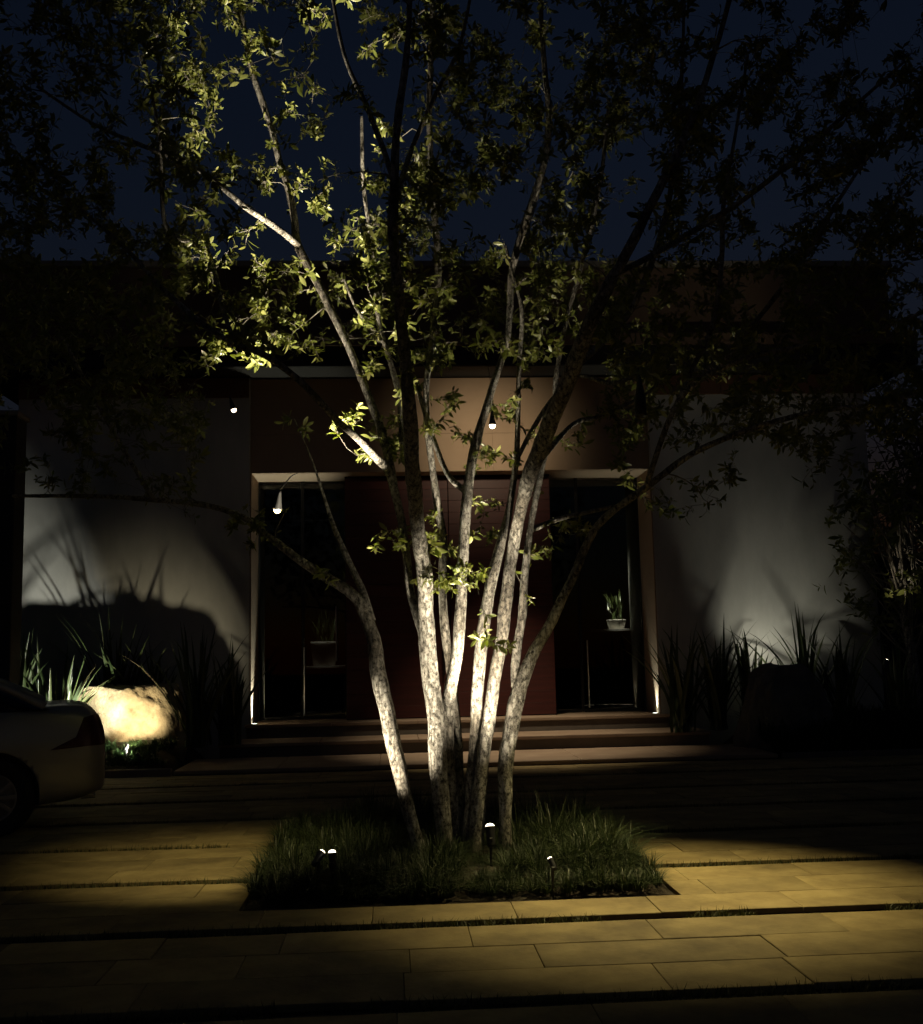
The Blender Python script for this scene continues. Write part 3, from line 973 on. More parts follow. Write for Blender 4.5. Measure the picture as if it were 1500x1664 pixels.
dm = np.min(np.linalg.norm(T0[:, None, :] - NP[None, ::3, :], axis=2), axis=1)
for i in np.argsort(dm):
    grow(T0[i], int(rng.integers(4, 9)), 0.10, leaf=(0.042, 0.086))

setp(link('twigs', mesh_np('twigs', np.concatenate(TW_V), np.concatenate(TW_Q), True), M['twig'], tree, -tl), kind='stuff')

# leaf blade: bent lance shape along +Y
LV = np.array([(0, 0, 0), (-.10, .2, .015), (.10, .2, .015), (-.175, .48, .0), (.175, .48, .0), (-.125, .76, -.06), (.125, .76, -.06), (0, 1, -.16), (0, .2, -.012), (0, .48, -.035), (0, .76, -.085)], dtype=float)
LF = [(0, 8, 1), (0, 2, 8), (1, 8, 9, 3), (8, 2, 4, 9), (3, 9, 10, 5), (9, 4, 6, 10), (5, 10, 7), (10, 6, 7)]
LTRI = []
for f in LF:
    LTRI.append(f[:3])
    if len(f) == 4:
        LTRI.append((f[0], f[2], f[3]))
LTRI = np.array(LTRI)


def leaf_frames(pts, axes, sizes):
    POS, ROT, SC = [], [], []
    for p, a, s in zip(pts, axes, sizes):
        a = a / (np.linalg.norm(a) + 1e-9)
        u = np.cross(a, [0.1, 0.2, 1.0]); u /= np.linalg.norm(u) + 1e-9
        w = np.cross(a, u)
        nl = int(rng.integers(3, 9))
        ph = rng.uniform(0, 6.28)
        for k in range(nl):
            az = ph + k * 2.4 + rng.normal(0, 0.2)
            el = rng.uniform(0.55, 1.45)
            radial = math.cos(az) * u + math.sin(az) * w
            yd = math.cos(el) * a + math.sin(el) * radial
            yd = yd + np.array([0, 0, -0.18])
            yd /= np.linalg.norm(yd)
            zd = a - yd * (a @ yd) + rng.normal(0, 0.22, 3)
            zd -= yd * (zd @ yd)
            zd /= np.linalg.norm(zd) + 1e-9
            xd = np.cross(yd, zd)
            ROT.append(np.stack([xd, yd, zd], 1))
            POS.append(p - a * rng.uniform(0, 0.085))
            SC.append(s * rng.uniform(0.5, 1.25))
    return np.array(POS), np.array(ROT), np.array(SC)


POS, ROT, SC = leaf_frames(LP, LA, LS)
lit_ct = len(leaf_frames(LP[:1], LA[:1], LS[:1])[0])
# the 300 leaves that show largest become parts of their own, the others one foliage part
lx, ly, lk = proj(POS)
inb = (lx > 300) & (lx < 1050) & (ly > 20) & (ly < 1000)
score = SC / lk + np.where(inb, 0.01, 0) + rng.uniform(0, 0.004, len(SC))
order = np.argsort(-score)
single = order[:300]
rest = order[300:]
lme = mesh_np('leaf', LV, LF, True)
lme.materials.append(M['leaf'])
for i in single:
    o = bpy.data.objects.new('leaf', lme)
    COL.objects.link(o)
    o.parent = tree
    R3 = ROT[i]
    p = POS[i] - np.array(tl)
    o.matrix_local = Matrix(((*(R3[0] * SC[i]), p[0]), (*(R3[1] * SC[i]), p[1]), (*(R3[2] * SC[i]), p[2]), (0, 0, 0, 1)))
Vl = np.einsum('nij,kj->nki', ROT[rest], LV) * SC[rest][:, None, None] + POS[rest][:, None, :]
Fl = (LTRI[None] + (np.arange(len(rest)) * len(LV))[:, None, None]).reshape(-1, 3)
setp(link('foliage', mesh_np('foliage', Vl.reshape(-1, 3), Fl, True), M['leaf'], tree, -tl), kind='stuff')
print('leaves', len(POS), 'twig verts', twn)

# ================================================================== LAMPS
def spike_lamp(name, base, direction, label, cat, group, watts, half, blend, color, stem_h=0.18, scale=1.0, glow=7, radius=0.035):
    """Bullet spotlight on a ground spike: spike, bracket, housing, lens, light."""
    e = empty(name, base, label, cat, group)
    link('spike', bm_mesh('spike', cyl_bm(0.004, 0.011, -0.15, stem_h, 10)), M['black'], e)
    d = Vector(direction).normalized()
    hd = Vector((0, 0, stem_h + 0.02))
    prof = [(0.0, -0.09), (0.022, -0.088), (0.030, -0.07), (0.033, 0.0), (0.040, 0.05), (0.042, 0.062), (0.038, 0.062), (0.036, 0.048)]
    h = link('housing', bm_mesh('housing', lathe([(r * scale, z * scale) for r, z in prof], 20), True), M['black'], e, hd)
    aim(h, d)
    ln = link('lens', bm_mesh('lens', lathe([(0.0355 * scale, 0.050 * scale), (0.034 * scale, 0.066 * scale), (0.024 * scale, 0.080 * scale), (0.0, 0.086 * scale)], 20), True), emit('lamp_lens', color, glow), h)
    br = link('bracket', bm_mesh('bracket', box_bm(-0.012, 0.012, -0.045, 0.045, -0.008, 0.008, 0.003)), M['black'], e, (0, 0, stem_h))
    spot(name + '_light', hd + d * 0.10 * scale, d, watts, half, blend, color, e, radius)
    return e


LAp, LBp, LCp = pz(540, 1380, 0.27), pz(797, 1349, 0.31), pz(897, 1384, 0.25)
spike_lamp('bed_spotlight', (LAp[0], LAp[1], 0.04), (-0.045, 0.13, 1), 'small black spotlight half hidden in the grass left of the tree, aimed straight up', 'spotlight', None, 7500, 13.5, 1.0, WHITE, 0.15, scale=0.66)
spike_lamp('bed_spotlight', (LAp[0] - 0.09, LAp[1] + 0.06, 0.04), (0.50, 0.60, 0.66), 'small black spotlight in the grass aimed at the leftmost tree stem', 'spotlight', None, 420, 22, 1.0, WHITE, 0.15, scale=0.66)
spike_lamp('bed_spotlight', (LBp[0], LBp[1], 0.04), (-0.03, 0.29, 1), 'bright spotlight glowing between the two rightmost tree stems', 'spotlight', None, 1150, 20, 1.0, WHITE, 0.22, scale=0.85)
spike_lamp('bed_spotlight', (LCp[0], LCp[1], 0.04), (-0.42, 0.85, 1.08), 'small spotlight deep in the grass right of the tree stems', 'spotlight', None, 190, 22, 1.0, WHITE, 0.12, scale=0.5)


def hung_lamp(px, py, Y, direction, label, watts, half, blend, color, anchor_up, sc=1.0, glow=8, deep=0.0):
    p = pY(px, py, Y)
    e = empty('hanging_lamp', p, label, 'lamp', None)
    d = Vector(direction).normalized()
    prof = [(0.0, -0.14), (0.010, -0.138), (0.014, -0.10), (0.028, -0.02), (0.038, 0.03), (0.040, 0.045 + deep), (0.036, 0.045 + deep), (0.034, 0.03)]
    h = link('shade', bm_mesh('shade', lathe([(r * sc, z * sc) for r, z in prof], 20), True), M['black'], e)
    aim(h, d)
    link('bulb', bm_mesh('bulb', lathe([(0.0335 * sc, 0.028 * sc), (0.0335 * sc, 0.050 * sc), (0.030 * sc, 0.066 * sc), (0.021 * sc, 0.078 * sc), (0.010 * sc, 0.083 * sc), (0.0, 0.084 * sc)], 20), True), emit('bulb_glow', color, glow), h)
    a0 = -np.array(d) * 0.13 * sc
    a1 = np.array(anchor_up, float)
    mid = (a0 + a1) / 2 + np.array([0.01, 0, 0.03])
    S = catmull([a0, mid, a1], 0.05)
    V, Q = tube(S, np.full(len(S), 0.004), 6)
    link('cable', mesh_np('cable', V, Q, True), M['black'], e)
    spot('hanging_lamp_light', Vector(d) * (0.10 + deep) * sc, d, watts, half, blend, color, e, 0.035)
    return e


ml = hung_lamp(800, 684, 15.6, (0.0, -0.02, -1), 'hanging bulb lamp with dark shade in front of the tan lintel', 1, 20, 0.5, WARM, (0.02, 0.6, 0.95), sc=1.35, glow=8)
spot('lintel_lamp_light', (0, 0.1, -0.1), (0, 1, 0.0), 62, 56, 0.9, WARM, ml, 0.06)
spot('step_lamp_light', (0, -0.05, -0.15), (0.05, 0.12, -1), 620, 33, 0.9, WARM, ml, 0.06)
AMBER = (0.97, 0.79, 0.36)
hung_lamp(452, 819, 7.1, (-0.20, 0.42, -1), 'hanging bulb lamp beside the left glass pane', 175, 31, 1.0, AMBER, (0.06, 0.75, 0.32), sc=0.72)
hung_lamp(378, 660, 15.6, (0.30, 0.0, -1), 'hanging bulb lamp high up before the left stucco wall', 6, 30, 0.7, WARM, (0.02, 0.9, 0.8), sc=1.1)
hung_lamp(1040, 640, 7.35, (-0.04, -0.15, -1), 'dark shaded downlight hung low right of the tree stems', 540, 35, 1.0, AMBER, (-0.05, 0.05, 0.45), deep=0.12)


# recessed uplights beside the jambs
def recessed(p, label, watts, d, half=24):
    e = empty('recessed_uplight', p, label, 'uplight', 'recessed uplights at the foot of the jambs')
    link('ring', bm_mesh('ring', lathe([(0.055, 0.0), (0.055, 0.006), (0.042, 0.006), (0.042, 0.001)], 24), True), M['steel'], e)
    link('lens', bm_mesh('lens', lathe([(0.041, 0.0015), (0.041, 0.004), (0.0, 0.006)], 20), True), emit('uplight_lens', COOL, 12), e)
    spot('uplight_light', (0, 0, 0.02), d, watts, half, 0.8, (0.97, 1.0, 0.78), e, 0.02)


recessed((OX0 + 0.06, WY + 0.10, LAND + 0.001), 'recessed floor uplight at the foot of the left jamb', 420, (-0.03, 0.02, 1))
recessed((OX1 - 0.06, WY + 0.16, LAND + 0.001), 'recessed floor uplight at the foot of the right jamb', 110, (0.03, 0.02, 1))


# ================================================================== BOULDERS
def boulder(name, c, size, mat, label, seed, flat=0.55):
    bm = bmesh.new()
    bmesh.ops.create_icosphere(bm, subdivisions=5, radius=1)
    for v in bm.verts:
        q = v.co.copy()
        f = 1 + 0.17 * noise.fractal(q * 1.3 + Vector((seed, 0, 0)), 0.8, 2.0, 5) - 0.07 * max(0, 1 - 9 * abs(noise.noise(q * 2.1 + Vector((0, seed, 4)))))
        q *= f
        q.z = min(q.z, flat + 0.06 * noise.noise(q * 2.2 + Vector((0, seed, 0))))
        if flat < 0.7:
            q.y = max(q.y, -0.72 + 0.10 * noise.noise(q * 1.7 + Vector((0, 0, seed))))
        v.co = Vector((q.x * size[0], q.y * size[1], q.z * size[2]))
    o = link(name, bm_mesh(name, bm, True), mat, None, c)
    return setp(o, label, 'boulder')


BL = pY(196, 1160, 15.7)
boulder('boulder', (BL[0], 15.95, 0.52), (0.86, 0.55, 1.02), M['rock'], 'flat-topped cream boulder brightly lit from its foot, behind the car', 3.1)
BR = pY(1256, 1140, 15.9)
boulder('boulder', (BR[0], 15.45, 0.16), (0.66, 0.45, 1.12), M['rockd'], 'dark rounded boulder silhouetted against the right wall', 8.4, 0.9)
fL = pY(212, 1205, 14.95)
spike_lamp('boulder_spotlight', (fL[0], 14.75, 0.22), (-0.05, 0.8, 0.34), 'spotlight hidden in ground cover at the foot of the cream boulder', 'spotlight', None, 140, 36, 1.0, (1.0, 0.84, 0.54), 0.10, glow=2, scale=0.7)
spike_lamp('boulder_spotlight', (fL[0] + 0.20, 14.56, 0.12), (-0.88, 0.75, 0.58), 'spotlight in ground cover by the cream boulder aimed at the left wall', 'spotlight', None, 560, 29, 1.0, (1.0, 0.97, 0.82), 0.10, glow=1.0, scale=0.6)
spike_lamp('boulder_spotlight', (BR[0] + 0.05, 16.16, 0.33), (0.34, 0.50, 1), 'spotlight behind the dark boulder washing the right wall', 'spotlight', None, 60, 50, 1.0, (1, 0.94, 0.74), 0.30)


# ================================================================== FLAX PLANTS
def blade_mesh(L, W, lean, fold, tipbend):
    n = 9
    V, Fq = [], []
    for j in range(n + 1):
        t = j / n
        y = lean * L * t ** 1.25 + tipbend * L * max(0, t - 0.6) ** 2
        z = L * (t - 0.22 * lean * t * t) - tipbend * 0.7 * L * max(0, t - 0.7) ** 2
        w = W * (0.55 + 0.9 * t - 1.45 * t ** 2.6) if t < 0.999 else 0.001
        w = max(w, 0.001)
        V += [(-w, y, z), (0, y - fold * w, z - 0.2 * w), (w, y, z)]
    for j in range(n):
        a = j * 3
        Fq += [(a, a + 1, a + 4, a + 3), (a + 1, a + 2, a + 5, a + 4)]
    return mesh_np('blade', V, Fq, True)


BL_M = [blade_mesh(1.0, 0.030 * rng.uniform(0.8, 1.2), l, 0.5, tb_) for l, tb_ in ((0.08, 0), (0.15, 0.1), (0.25, 0.0), (0.36, 0.3), (0.5, 0.2), (0.65, 0.5), (0.12, 0.9))]


def flax(px, py, Y, h, nb, label, spread=1.0, lean=0):
    h *= 1.25
    p = pY(px, py, Y)
    p[2] = 0.30
    e = empty('flax_plant', p, label, 'plant', 'flax plants along the house walls')
    for k in range(nb):
        me = BL_M[int(rng.integers(0, len(BL_M)))]
        o = link('blade', me, M['flax'], e, (rng.normal(0, 0.07) * spread, rng.normal(0, 0.06) * spread, -0.05))
        s = h * rng.uniform(0.55, 1.1)
        o.scale = (rng.uniform(0.8, 1.15) * min(1.2, h), s, s)
        o.rotation_euler = (0, 0, rng.uniform(0, 6.283))
    return e


flax(30, 1130, 15.6, 1.35, 34, 'tall flax plant at the foot of the dark boundary wall, above the car')
flax(95, 1130, 15.35, 1.25, 40, 'flax plant with pale-edged leaves between car and cream boulder')
flax(190, 1110, 16.45, 1.5, 38, 'flax plant rising behind the middle of the cream boulder')
flax(255, 1110, 16.5, 1.3, 30, 'short flax plant behind the right end of the cream boulder')
flax(318, 1180, 15.5, 1.35, 46, 'dark flax clump standing right of the cream boulder')
flax(372, 1190, 15.9, 1.15, 34, 'flax plant reaching over the left jamb of the entrance')
flax(1112, 1190, 15.9, 1.25, 44, 'flax plant leaning over the right jamb of the entrance')
flax(1165, 1180, 16.1, 1.3, 38, 'flax plant second from the right jamb')
flax(1226, 1170, 16.3, 1.3, 30, 'flax plant just left of the dark boulder against lit wall')
flax(1312, 1160, 16.3, 1.4, 36, 'flax plant just right of the dark boulder against lit wall')
flax(1375, 1170, 16.0, 1.2, 34, 'flax plant near the right end of the right wall')

# low ground cover in front of the left boulder
n = 5200
x = rng.uniform(-5.2, -2.9, n)
y = rng.uniform(14.55, 15.35, n)
hz = 0.10 + 0.20 * np.clip((y - 14.5) / 0.7, 0, 1)
dens = np.array([noise.noise(Vector((a * 2.5, c * 2.5, 0.5))) for a, c in zip(x, y)]) > -0.25
Pg = np.stack([x, y, hz], 1)[dens]
n = len(Pg)
V, Q = blades(Pg, rng.uniform(0.06, 0.16, n), rng.uniform(0.3, 1.4, n), rng.uniform(0, 6.28, n), rng.uniform(0.006, 0.014, n), 2)
setp(link('ground_cover', mesh_np('ground_cover', V, Q), M['cover']), 'low leafy ground cover before the cream boulder', 'ground cover', kind='stuff')
n = 9000
x = rng.uniform(5.0, 10.4, n)
y = rng.uniform(14.45, 16.0, n)
Pg = np.stack([x, y, 0.05 + 0.25 * np.clip((y - 14.5) / 1.0, 0, 1)], 1)
V, Q = blades(Pg, rng.uniform(0.12, 0.42, n), rng.uniform(0.3, 1.2, n), rng.uniform(0, 6.28, n), rng.uniform(0.008, 0.02, n), 2)
setp(link('border_shrubs', mesh_np('border_shrubs', V, Q), M['grass']), 'dark low planting filling the border right of the steps', 'ground cover', kind='stuff')


# ================================================================== POTTED PLANTS IN THE HALL
def potted(px, ypot, Y, label, h, r, tall):
    p = pY(px, ypot, Y)
    e = empty('potted_plant', p, label, 'potted plant', None)
    link('pot', bm_mesh('pot', lathe([(r * 0.72, 0), (r * 0.8, 0.01), (r * 0.98, h * 0.9), (r, h), (r * 0.9, h), (r * 0.86, h * 0.9)], 24), True), M['pot'], e)
    link('soil', bm_mesh('pot_soil', lathe([(r * 0.86, h * 0.86), (r * 0.85, h * 0.89), (0, h * 0.91)], 20)), M['soil'], e)
    for k in range(48):
        o = link('blade', BL_M[int(rng.integers(0, 5))], M['leaf'], e, (rng.normal(0, r * 0.3), rng.normal(0, r * 0.3), h * 0.85))
        s = tall * rng.uniform(0.5, 1.05)
        o.scale = (rng.uniform(0.8, 1.3), s, s)
        o.rotation_euler = (0, 0, rng.uniform(0, 6.283))
    return e


def stand(e, w, label):
    x, y, z = e.location
    t = empty('plant_stand', (x, y, LAND), label, 'stand', None)
    hz_ = z - LAND
    link('top', bm_mesh('top', box_bm(-w, w, -0.22, 0.22, hz_ - 0.04, hz_ - 0.002, 0.004)), M['pot'], t)
    for sx in (-1, 1):
        for sy in (-1, 1):
            link('leg', bm_mesh('leg', box_bm(sx * (w - 0.03) - 0.018, sx * (w - 0.03) + 0.018, sy * 0.19 - 0.018, sy * 0.19 + 0.018, 0, hz_ - 0.042)), M['black'], t)


pp = potted(1002, 1022, 19.2, 'bushy green plant in a pot behind the right glass pane', 0.16, 0.17, 0.55)
stand(pp, 0.42, 'slim stand with pale top behind the right glass pane')
pq = potted(527, 1082, 19.6, 'green plant in a pale pot behind the left glass pane', 0.42, 0.24, 0.62)
stand(pq, 0.36, 'slim stand with pale top behind the left glass pane')


# hall downlights above the plants
for (e_, w_, lab) in ((pp, 1300, 'hall ceiling downlight above the plant behind the right pane'), (pq, 110, 'hall ceiling downlight above the plant behind the left pane')):
    hd_ = empty('hall_downlight', (e_.location.x, e_.location.y - 0.75, ZL), lab, 'downlight')
    link('ring', bm_mesh('ring', lathe([(0.06, -0.012), (0.06, 0.0), (0.045, 0.0), (0.045, -0.012)], 20), True), M['steel'], hd_)
    link('lens', bm_mesh('lens', lathe([(0.044, -0.008), (0.044, -0.004), (0.0, -0.003)], 20)), emit('hall_lens', WHITE, 2), hd_)
    spot('hall_light', (0, 0, -0.02), (0, 0.75, -(ZL - e_.location.z - 0.35)), w_, 9, 0.8, WHITE, hd_, 0.04)


# ================================================================== CAR
def make_car():
    CA = math.radians(17)
    near = pY(158, 1250, 10.0)
    cx = near[0] - (2.22 * math.cos(CA) + 0.80 * math.sin(CA))
    cy = 10.0 - (2.22 * math.sin(CA) - 0.80 * math.cos(CA))
    e = empty('parked_car', (cx, cy, 0), 'pale silver sedan parked at the left edge, only its rear quarter in view', 'car', rz=CA)
    # x: 0 at centre, +2.3 rear end, -2.3 nose.  stations: x, half width, sill z, shoulder z, top z
    st = [(-2.30, .52, .36, .52, .56), (-2.22, .74, .27, .58, .66), (-2.0, .84, .22, .66, .76), (-1.6, .885, .20, .72, .86), (-1.0, .90, .20, .80, .95), (-.4, .90, .20, .86, .985), (.3, .90, .20, .89, 1.0),
          (1.0, .90, .20, .93, 1.03), (1.5, .895, .21, .96, 1.07), (1.85, .875, .23, .97, 1.085), (2.10, .845, .26, .97, 1.085), (2.22, .80, .30, .90, 1.02), (2.28, .74, .33, .70, .86), (2.30, .66, .37, .60, .70)]
    prof = []
    for x, w, z0, zs, zt in st:
        zm = z0 + (zs - z0) * 0.5
        half = [(0, zt), (w * .55, zt - .003), (w * .86, zt - .022), (w * .95, zs), (w * 1.0, zs - (zs - zm) * .45), (w * 1.0, zm), (w * .985, z0 + .12), (w * .93, z0), (w * .5, z0 - .01), (0, z0 - .01)]
        ring = [(x, -y, z) for y, z in half] + [(x, y, z) for y, z in half[-2:0:-1]]
        prof.append(ring)
    bm = bmesh.new()
    rings = [[bm.verts.new(v) for v in r] for r in prof]
    k = len(rings[0])
    for a, c in zip(rings, rings[1:]):
        for i in range(k):
            bm.faces.new((a[i], a[(i + 1) % k], c[(i + 1) % k], c[i]))
    bm.faces.new(rings[0])
    bm.faces.new(rings[-1][::-1])
    bmesh.ops.recalc_face_normals(bm, faces=bm.faces)
    body = link('body', bm_mesh('body', bm, True), M['paint'])
    md = body.modifiers.new('sub', 'SUBSURF')
    md.levels = md.render_levels = 3
    dg = bpy.context.evaluated_depsgraph_get()
    smooth_me = bpy.data.meshes.new_from_object(body.evaluated_get(dg))

    def boolean(src, cutters, op):
        o = bpy.data.objects.new('work', src)
        COL.objects.link(o)
        objs = []
        for c in cutters:
            q = bpy.data.objects.new('cut', c)
            COL.objects.link(q)
            objs.append(q)
            mb = o.modifiers.new('b', 'BOOLEAN')
            mb.operation = op
            mb.object = q
            mb.solver = 'EXACT'
        d2 = bpy.context.evaluated_depsgraph_get()
        d2.update()
        r = bpy.data.meshes.new_from_object(o.evaluated_get(d2))
        for q in objs + [o]:
            bpy.data.objects.remove(q)
        return r

    def cylY(x, z, r, y0, y1, n=40):
        b_ = bmesh.new()
        bmesh.ops.create_cone(b_, cap_ends=True, segments=n, radius1=r, radius2=r, depth=y1 - y0,
                              matrix=Matrix.Translation((x, (y0 + y1) / 2, z)) @ Matrix.Rotation(math.pi / 2, 4, 'X'))
        return bm_mesh('c', b_)

    WX = (1.38, -1.42)
    cut = []
    for wx in WX:
        for s in (-1, 1):
            cut.append(cylY(wx, .33, .375, *((-1.0, -.62) if s < 0 else (.62, 1.0))))
    body_me = boolean(smooth_me.copy(), cut, 'DIFFERENCE')
    bpy.data.objects.remove(body)
    for p in body_me.polygons:
        p.use_smooth = True
    bo = link('body', body_me, M['paint'], e)
    # tail lights: a wedge wrapped round the rear corners, slightly proud
    infl = smooth_me.copy()
    for v in infl.vertices:
        v.co = Vector((v.co.x * 1.003, v.co.y * 1.006, v.co.z * 1.003))
    for s in (-1, 1):
        b_ = bmesh.new()
        pts = [(1.83, .70), (2.04, .80), (2.10, .96), (2.20, .985), (2.36, .99), (2.36, .72), (2.15, .72)]
        y0, y1 = (-1.0, -.48) if s < 0 else (.48, 1.0)
        f1 = [b_.verts.new((x, y0, z)) for x, z in pts]
        f2 = [b_.verts.new((x, y1, z)) for x, z in pts]
        b_.faces.new(f1); b_.faces.new(f2[::-1])
        for i in range(len(pts)):
            j = (i + 1) % len(pts)
            b_.faces.new((f1[j], f1[i], f2[i], f2[j]))
        bmesh.ops.recalc_face_normals(b_, faces=b_.faces)
        t = boolean(infl.copy(), [bm_mesh('w', b_)], 'INTERSECT')
        link('tail_light', t, M['tail'], e)
    # cabin
    cab = [(-1.05, .80, .97, .97), (-.45, .74, .97, 1.28), (-.05, .70, .97, 1.42), (.5, .69, .98, 1.45), (1.0, .68, 1.0, 1.40), (1.45, .72, 1.02, 1.24), (1.82, .78, 1.05, 1.065)]
    bm = bmesh.new()
    rings = []
    for x, w, zb, ztp in cab:
        wt = w * (0.82 if ztp - zb > .1 else .98)
        rings.append([bm.verts.new(v) for v in ((x, -w * 1.04, zb), (x, -wt, ztp - .03), (x, -wt * .6, ztp), (x, wt * .6, ztp), (x, wt, ztp - .03), (x, w * 1.04, zb))])
    for a, c in zip(rings, rings[1:]):
        for i in range(5):
            bm.faces.new((a[i], a[i + 1], c[i + 1], c[i]))
    bmesh.ops.recalc_face_normals(bm, faces=bm.faces)
    cabo = link('window_band', bm_mesh('window_band', bm, True), M['carglass'], e)
    mdc = cabo.modifiers.new('s', 'SUBSURF'); mdc.levels = mdc.render_levels = 2
    bm = bmesh.new()
    rr = []
    for x, w, zb, ztp in cab[2:5]:
        wt = w * .84
        rr.append([bm.verts.new(v) for v in ((x, -wt, ztp - .045), (x, -wt * .6, ztp + .004), (x, wt * .6, ztp + .004), (x, wt, ztp - .045))])
    for a, c in zip(rr, rr[1:]):
        for i in range(3):
            bm.faces.new((a[i], a[i + 1], c[i + 1], c[i]))
    ro = link('roof', bm_mesh('roof', bm, True), M['paint'], e)
    mds = ro.modifiers.new('t', 'SOLIDIFY'); mds.thickness = 0.02; mds.offset = 1
    # pillars
    for s in (-1, 1):
        for (xa, za, xb, zb2, wa, wb2) in ((-1.0, .99, -.05, 1.39, .82, .60), (1.78, 1.07, 1.0, 1.37, .80, .58), (.45, .99, .5, 1.41, .76, .60)):
            S = catmull([(xa, s * wa, za), ((xa + xb) / 2, s * (wa + wb2) / 2 * 1.03, (za + zb2) / 2 + .04), (xb, s * wb2, zb2)], .1)
            V, Q = tube(S, np.full(len(S), .035), 8)
            link('pillar', mesh_np('pillar', V, Q, True), M['paint'], e)
    # wheels
    for wx in WX:
        for s in (-1, 1):
            yc = s * .80
            b_ = bmesh.new()
            n = 40
            sec = [(.20, -.10), (.30, -.11), (.325, -.085), (.33, 0), (.325, .085), (.30, .11), (.20, .10)]
            rg = [[b_.verts.new((r * math.cos(2 * math.pi * i / n), q, r * math.sin(2 * math.pi * i / n))) for i in range(n)] for r, q in sec]
            for a, c in zip(rg, rg[1:] + rg[:1]):
                for i in range(n):
                    b_.faces.new((a[i], c[i], c[(i + 1) % n], a[(i + 1) % n]))
            bmesh.ops.recalc_face_normals(b_, faces=b_.faces)
            ty = link('wheel', bm_mesh('wheel', b_, True), M['rubber'], e, (wx, yc, .33))
            b_ = bmesh.new()
            for q in range(10):
                a = 2 * math.pi * q / 10
                c = box_bm(.05, .20, .062, .088, -.016, .016)
                me_ = bm_mesh('sp', c)
                me_.transform(Matrix.Rotation(a, 4, 'Y'))
                b_.from_mesh(me_)
            for r1, r2, ya, yb in ((.215, .19, .05, .10), (.06, .0, .06, .10)):
                me_ = cylY(0, 0, r1, ya, yb) if r2 == 0 else bm_mesh('r', lathe([(r1, ya), (r1, yb), (r2, yb), (r2, ya)], 40))
                if r2:
                    me_.transform(Matrix.Rotation(-math.pi / 2, 4, 'X'))
                b_.from_mesh(me_)
            me_ = bm_mesh('rim', b_)
            if s < 0:
                me_.transform(Matrix.Rotation(math.pi, 4, 'Z'))
            link('rim', me_, M['alloy'], ty)
    for s in (-1, 1):
        arch = link('wheel_liner', cylY(1.38, .33, .36, *((-.68, -.64) if s < 0 else (.64, .68))), M['plastic'], e)
        arch = link('wheel_liner', cylY(-1.42, .33, .36, *((-.68, -.64) if s < 0 else (.64, .68))), M['plastic'], e)
    link('bumper_trim', bm_mesh('bumper_trim', box_bm(2.0, 2.24, -.55, .55, .30, .36, .02)), M['plastic'], e)
    for s in (-1, 1):
        c = bm_mesh('exhaust', lathe([(.028, 0), (.032, .0), (.032, .12), (.028, .12)], 16))
        c.transform(Matrix.Translation((2.10, s * .50, .27)) @ Matrix.Rotation(math.pi / 2, 4, 'Y'))
        link('exhaust', c, M['chrome'], e)
        c = bm_mesh('hl', box_bm(-2.27, -1.98, s * .60 - .12, s * .60 + .12, .57, .67, .03))
        link('headlight', c, M['chrome'], e)
        c = bm_mesh('mirror', box_bm(-.62, -.46, s * .98 - .07, s * .98 + .07, .98, 1.10, .03))
        link('mirror', c, M['paint'], e)
        for xd in (-.25, .75):
            link('door_handle', bm_mesh('dh', box_bm(xd, xd + .17, s * .905 - .014, s * .905 + .014, .84, .865, .006)), M['paint'], e)
    return e


make_car()


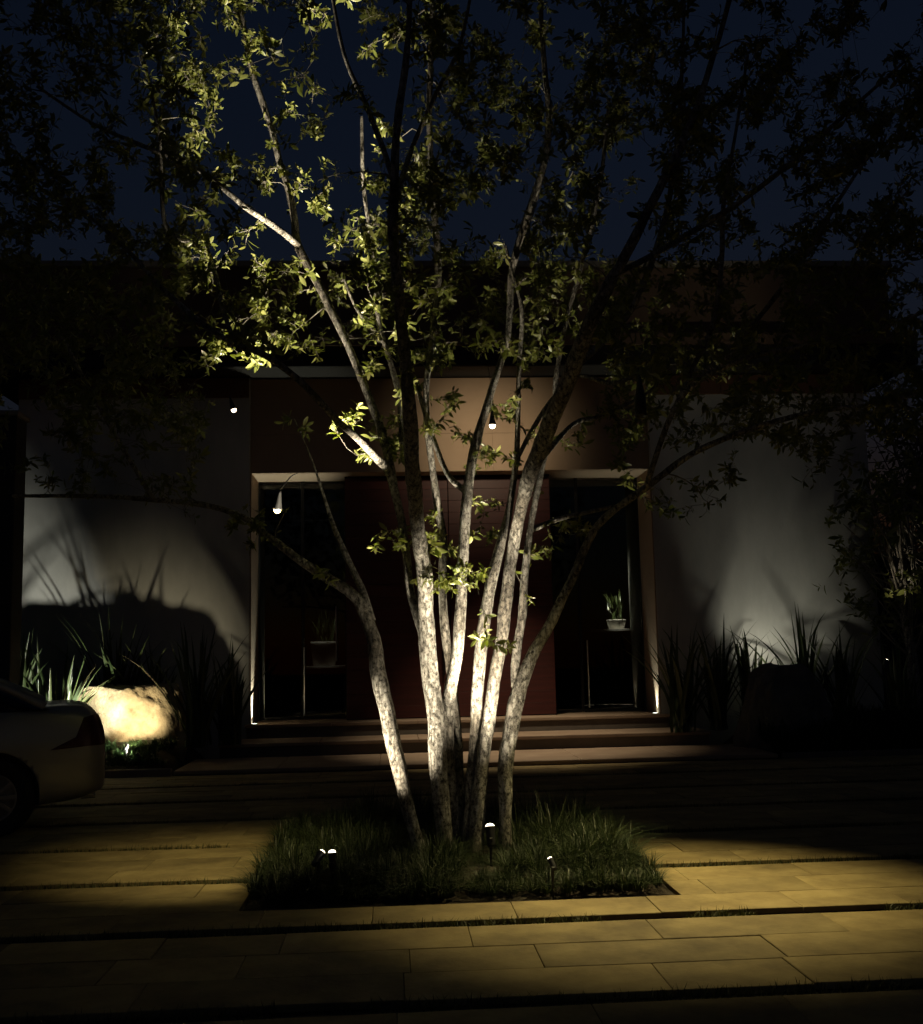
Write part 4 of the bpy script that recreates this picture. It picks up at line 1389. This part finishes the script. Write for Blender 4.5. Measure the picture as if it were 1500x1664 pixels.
# ================================================================== GARDEN BEYOND THE RIGHT WALL
def garden_tree(px, Y, h, rad, zc, nclump, label, nl=26):
    b0 = pY(px, 1100, Y)
    e = empty('garden_tree', (b0[0], Y, -0.05), label, 'tree', 'trees beyond the right end of the house')
    path = catmull([(0, 0, 0), (0.08, 0.05, h * .3), (-0.05, 0.0, h * .6), (0.1, 0, h * .9)], .2)
    V, Q = tube(path, np.linspace(.11, .03, len(path)), 10, 0.1)
    link('trunk', mesh_np('trunk', V, Q, True), M['bark'], e)
    Vt, Qt, nv = [], [], 0
    pts, axs, szs = [], [], []
    for c in range(nclump):
        d = rng.normal(0, 1, 3); d /= np.linalg.norm(d)
        p = np.array([0, 0, zc]) + d * np.array(rad) * rng.uniform(.35, 1) ** .6
        s0 = path[int(rng.integers(len(path) // 3, len(path)))]
        S = catmull([s0, (s0 + p) / 2 + np.array([0, 0, -.1]), p], .2)
        v_, q_ = tube(S, np.linspace(.02, .004, len(S)), 4)
        Vt.append(v_); Qt.append(q_ + nv); nv += len(v_)
        for k in range(nl // 5):
            pts.append(p + rng.normal(0, .16, 3)); axs.append(rng.normal(0, 1, 3)); szs.append(rng.uniform(.10, .19))
    link('branches', mesh_np('branches', np.concatenate(Vt), np.concatenate(Qt), True), M['twig'], e)
    Pq, Rq, Sq = leaf_frames(pts, axs, szs)
    Vl = np.einsum('nij,kj->nki', Rq, LV) * Sq[:, None, None] + Pq[:, None, :]
    Fl = (LTRI[None] + (np.arange(len(Pq)) * len(LV))[:, None, None]).reshape(-1, 3)
    setp(link('crown', mesh_np('crown', Vl.reshape(-1, 3), Fl, True), M['leaf'], e), kind='stuff')


garden_tree(1478, 16.2, 4.2, (1.0, .9, 1.5), 3.0, 90, 'small garden tree with lit lower leaves at the right edge')
garden_tree(1545, 19.5, 7.0, (2.0, 1.8, 2.8), 4.4, 150, 'tall dark garden tree behind the lit one at the right edge')
flax(1462, 1100, 15.6, 1.0, 30, 'small flax plant beside the white garden light at the right edge')
gp = pY(1440, 1080, 15.0)
spike_lamp('garden_spotlight', (gp[0], 15.0, 0.3), tuple(pY(1475, 905, 16.1) - gp), 'white garden spotlight dot among dark planting at the right edge', 'spotlight', None, 55, 11, 1.0, WHITE, gp[2] - 0.32, glow=8)

gw = empty('horizon_screen_wall', (12.0, 20.5, 0), 'plain dark wall added to hide the horizon glow right of the house', 'wall')  # added wall, screens off the glowing sky at the horizon
link('wall_body', bm_mesh('wall_body', box_bm(-4.3, 6, -0.15, 0.15, -0.1, 3.0, 0.01)), M['dark'], gw)
link('coping', bm_mesh('coping', box_bm(-4.32, 6.02, -0.2, 0.2, 3.002, 3.08, 0.01)), M['conc'], gw)
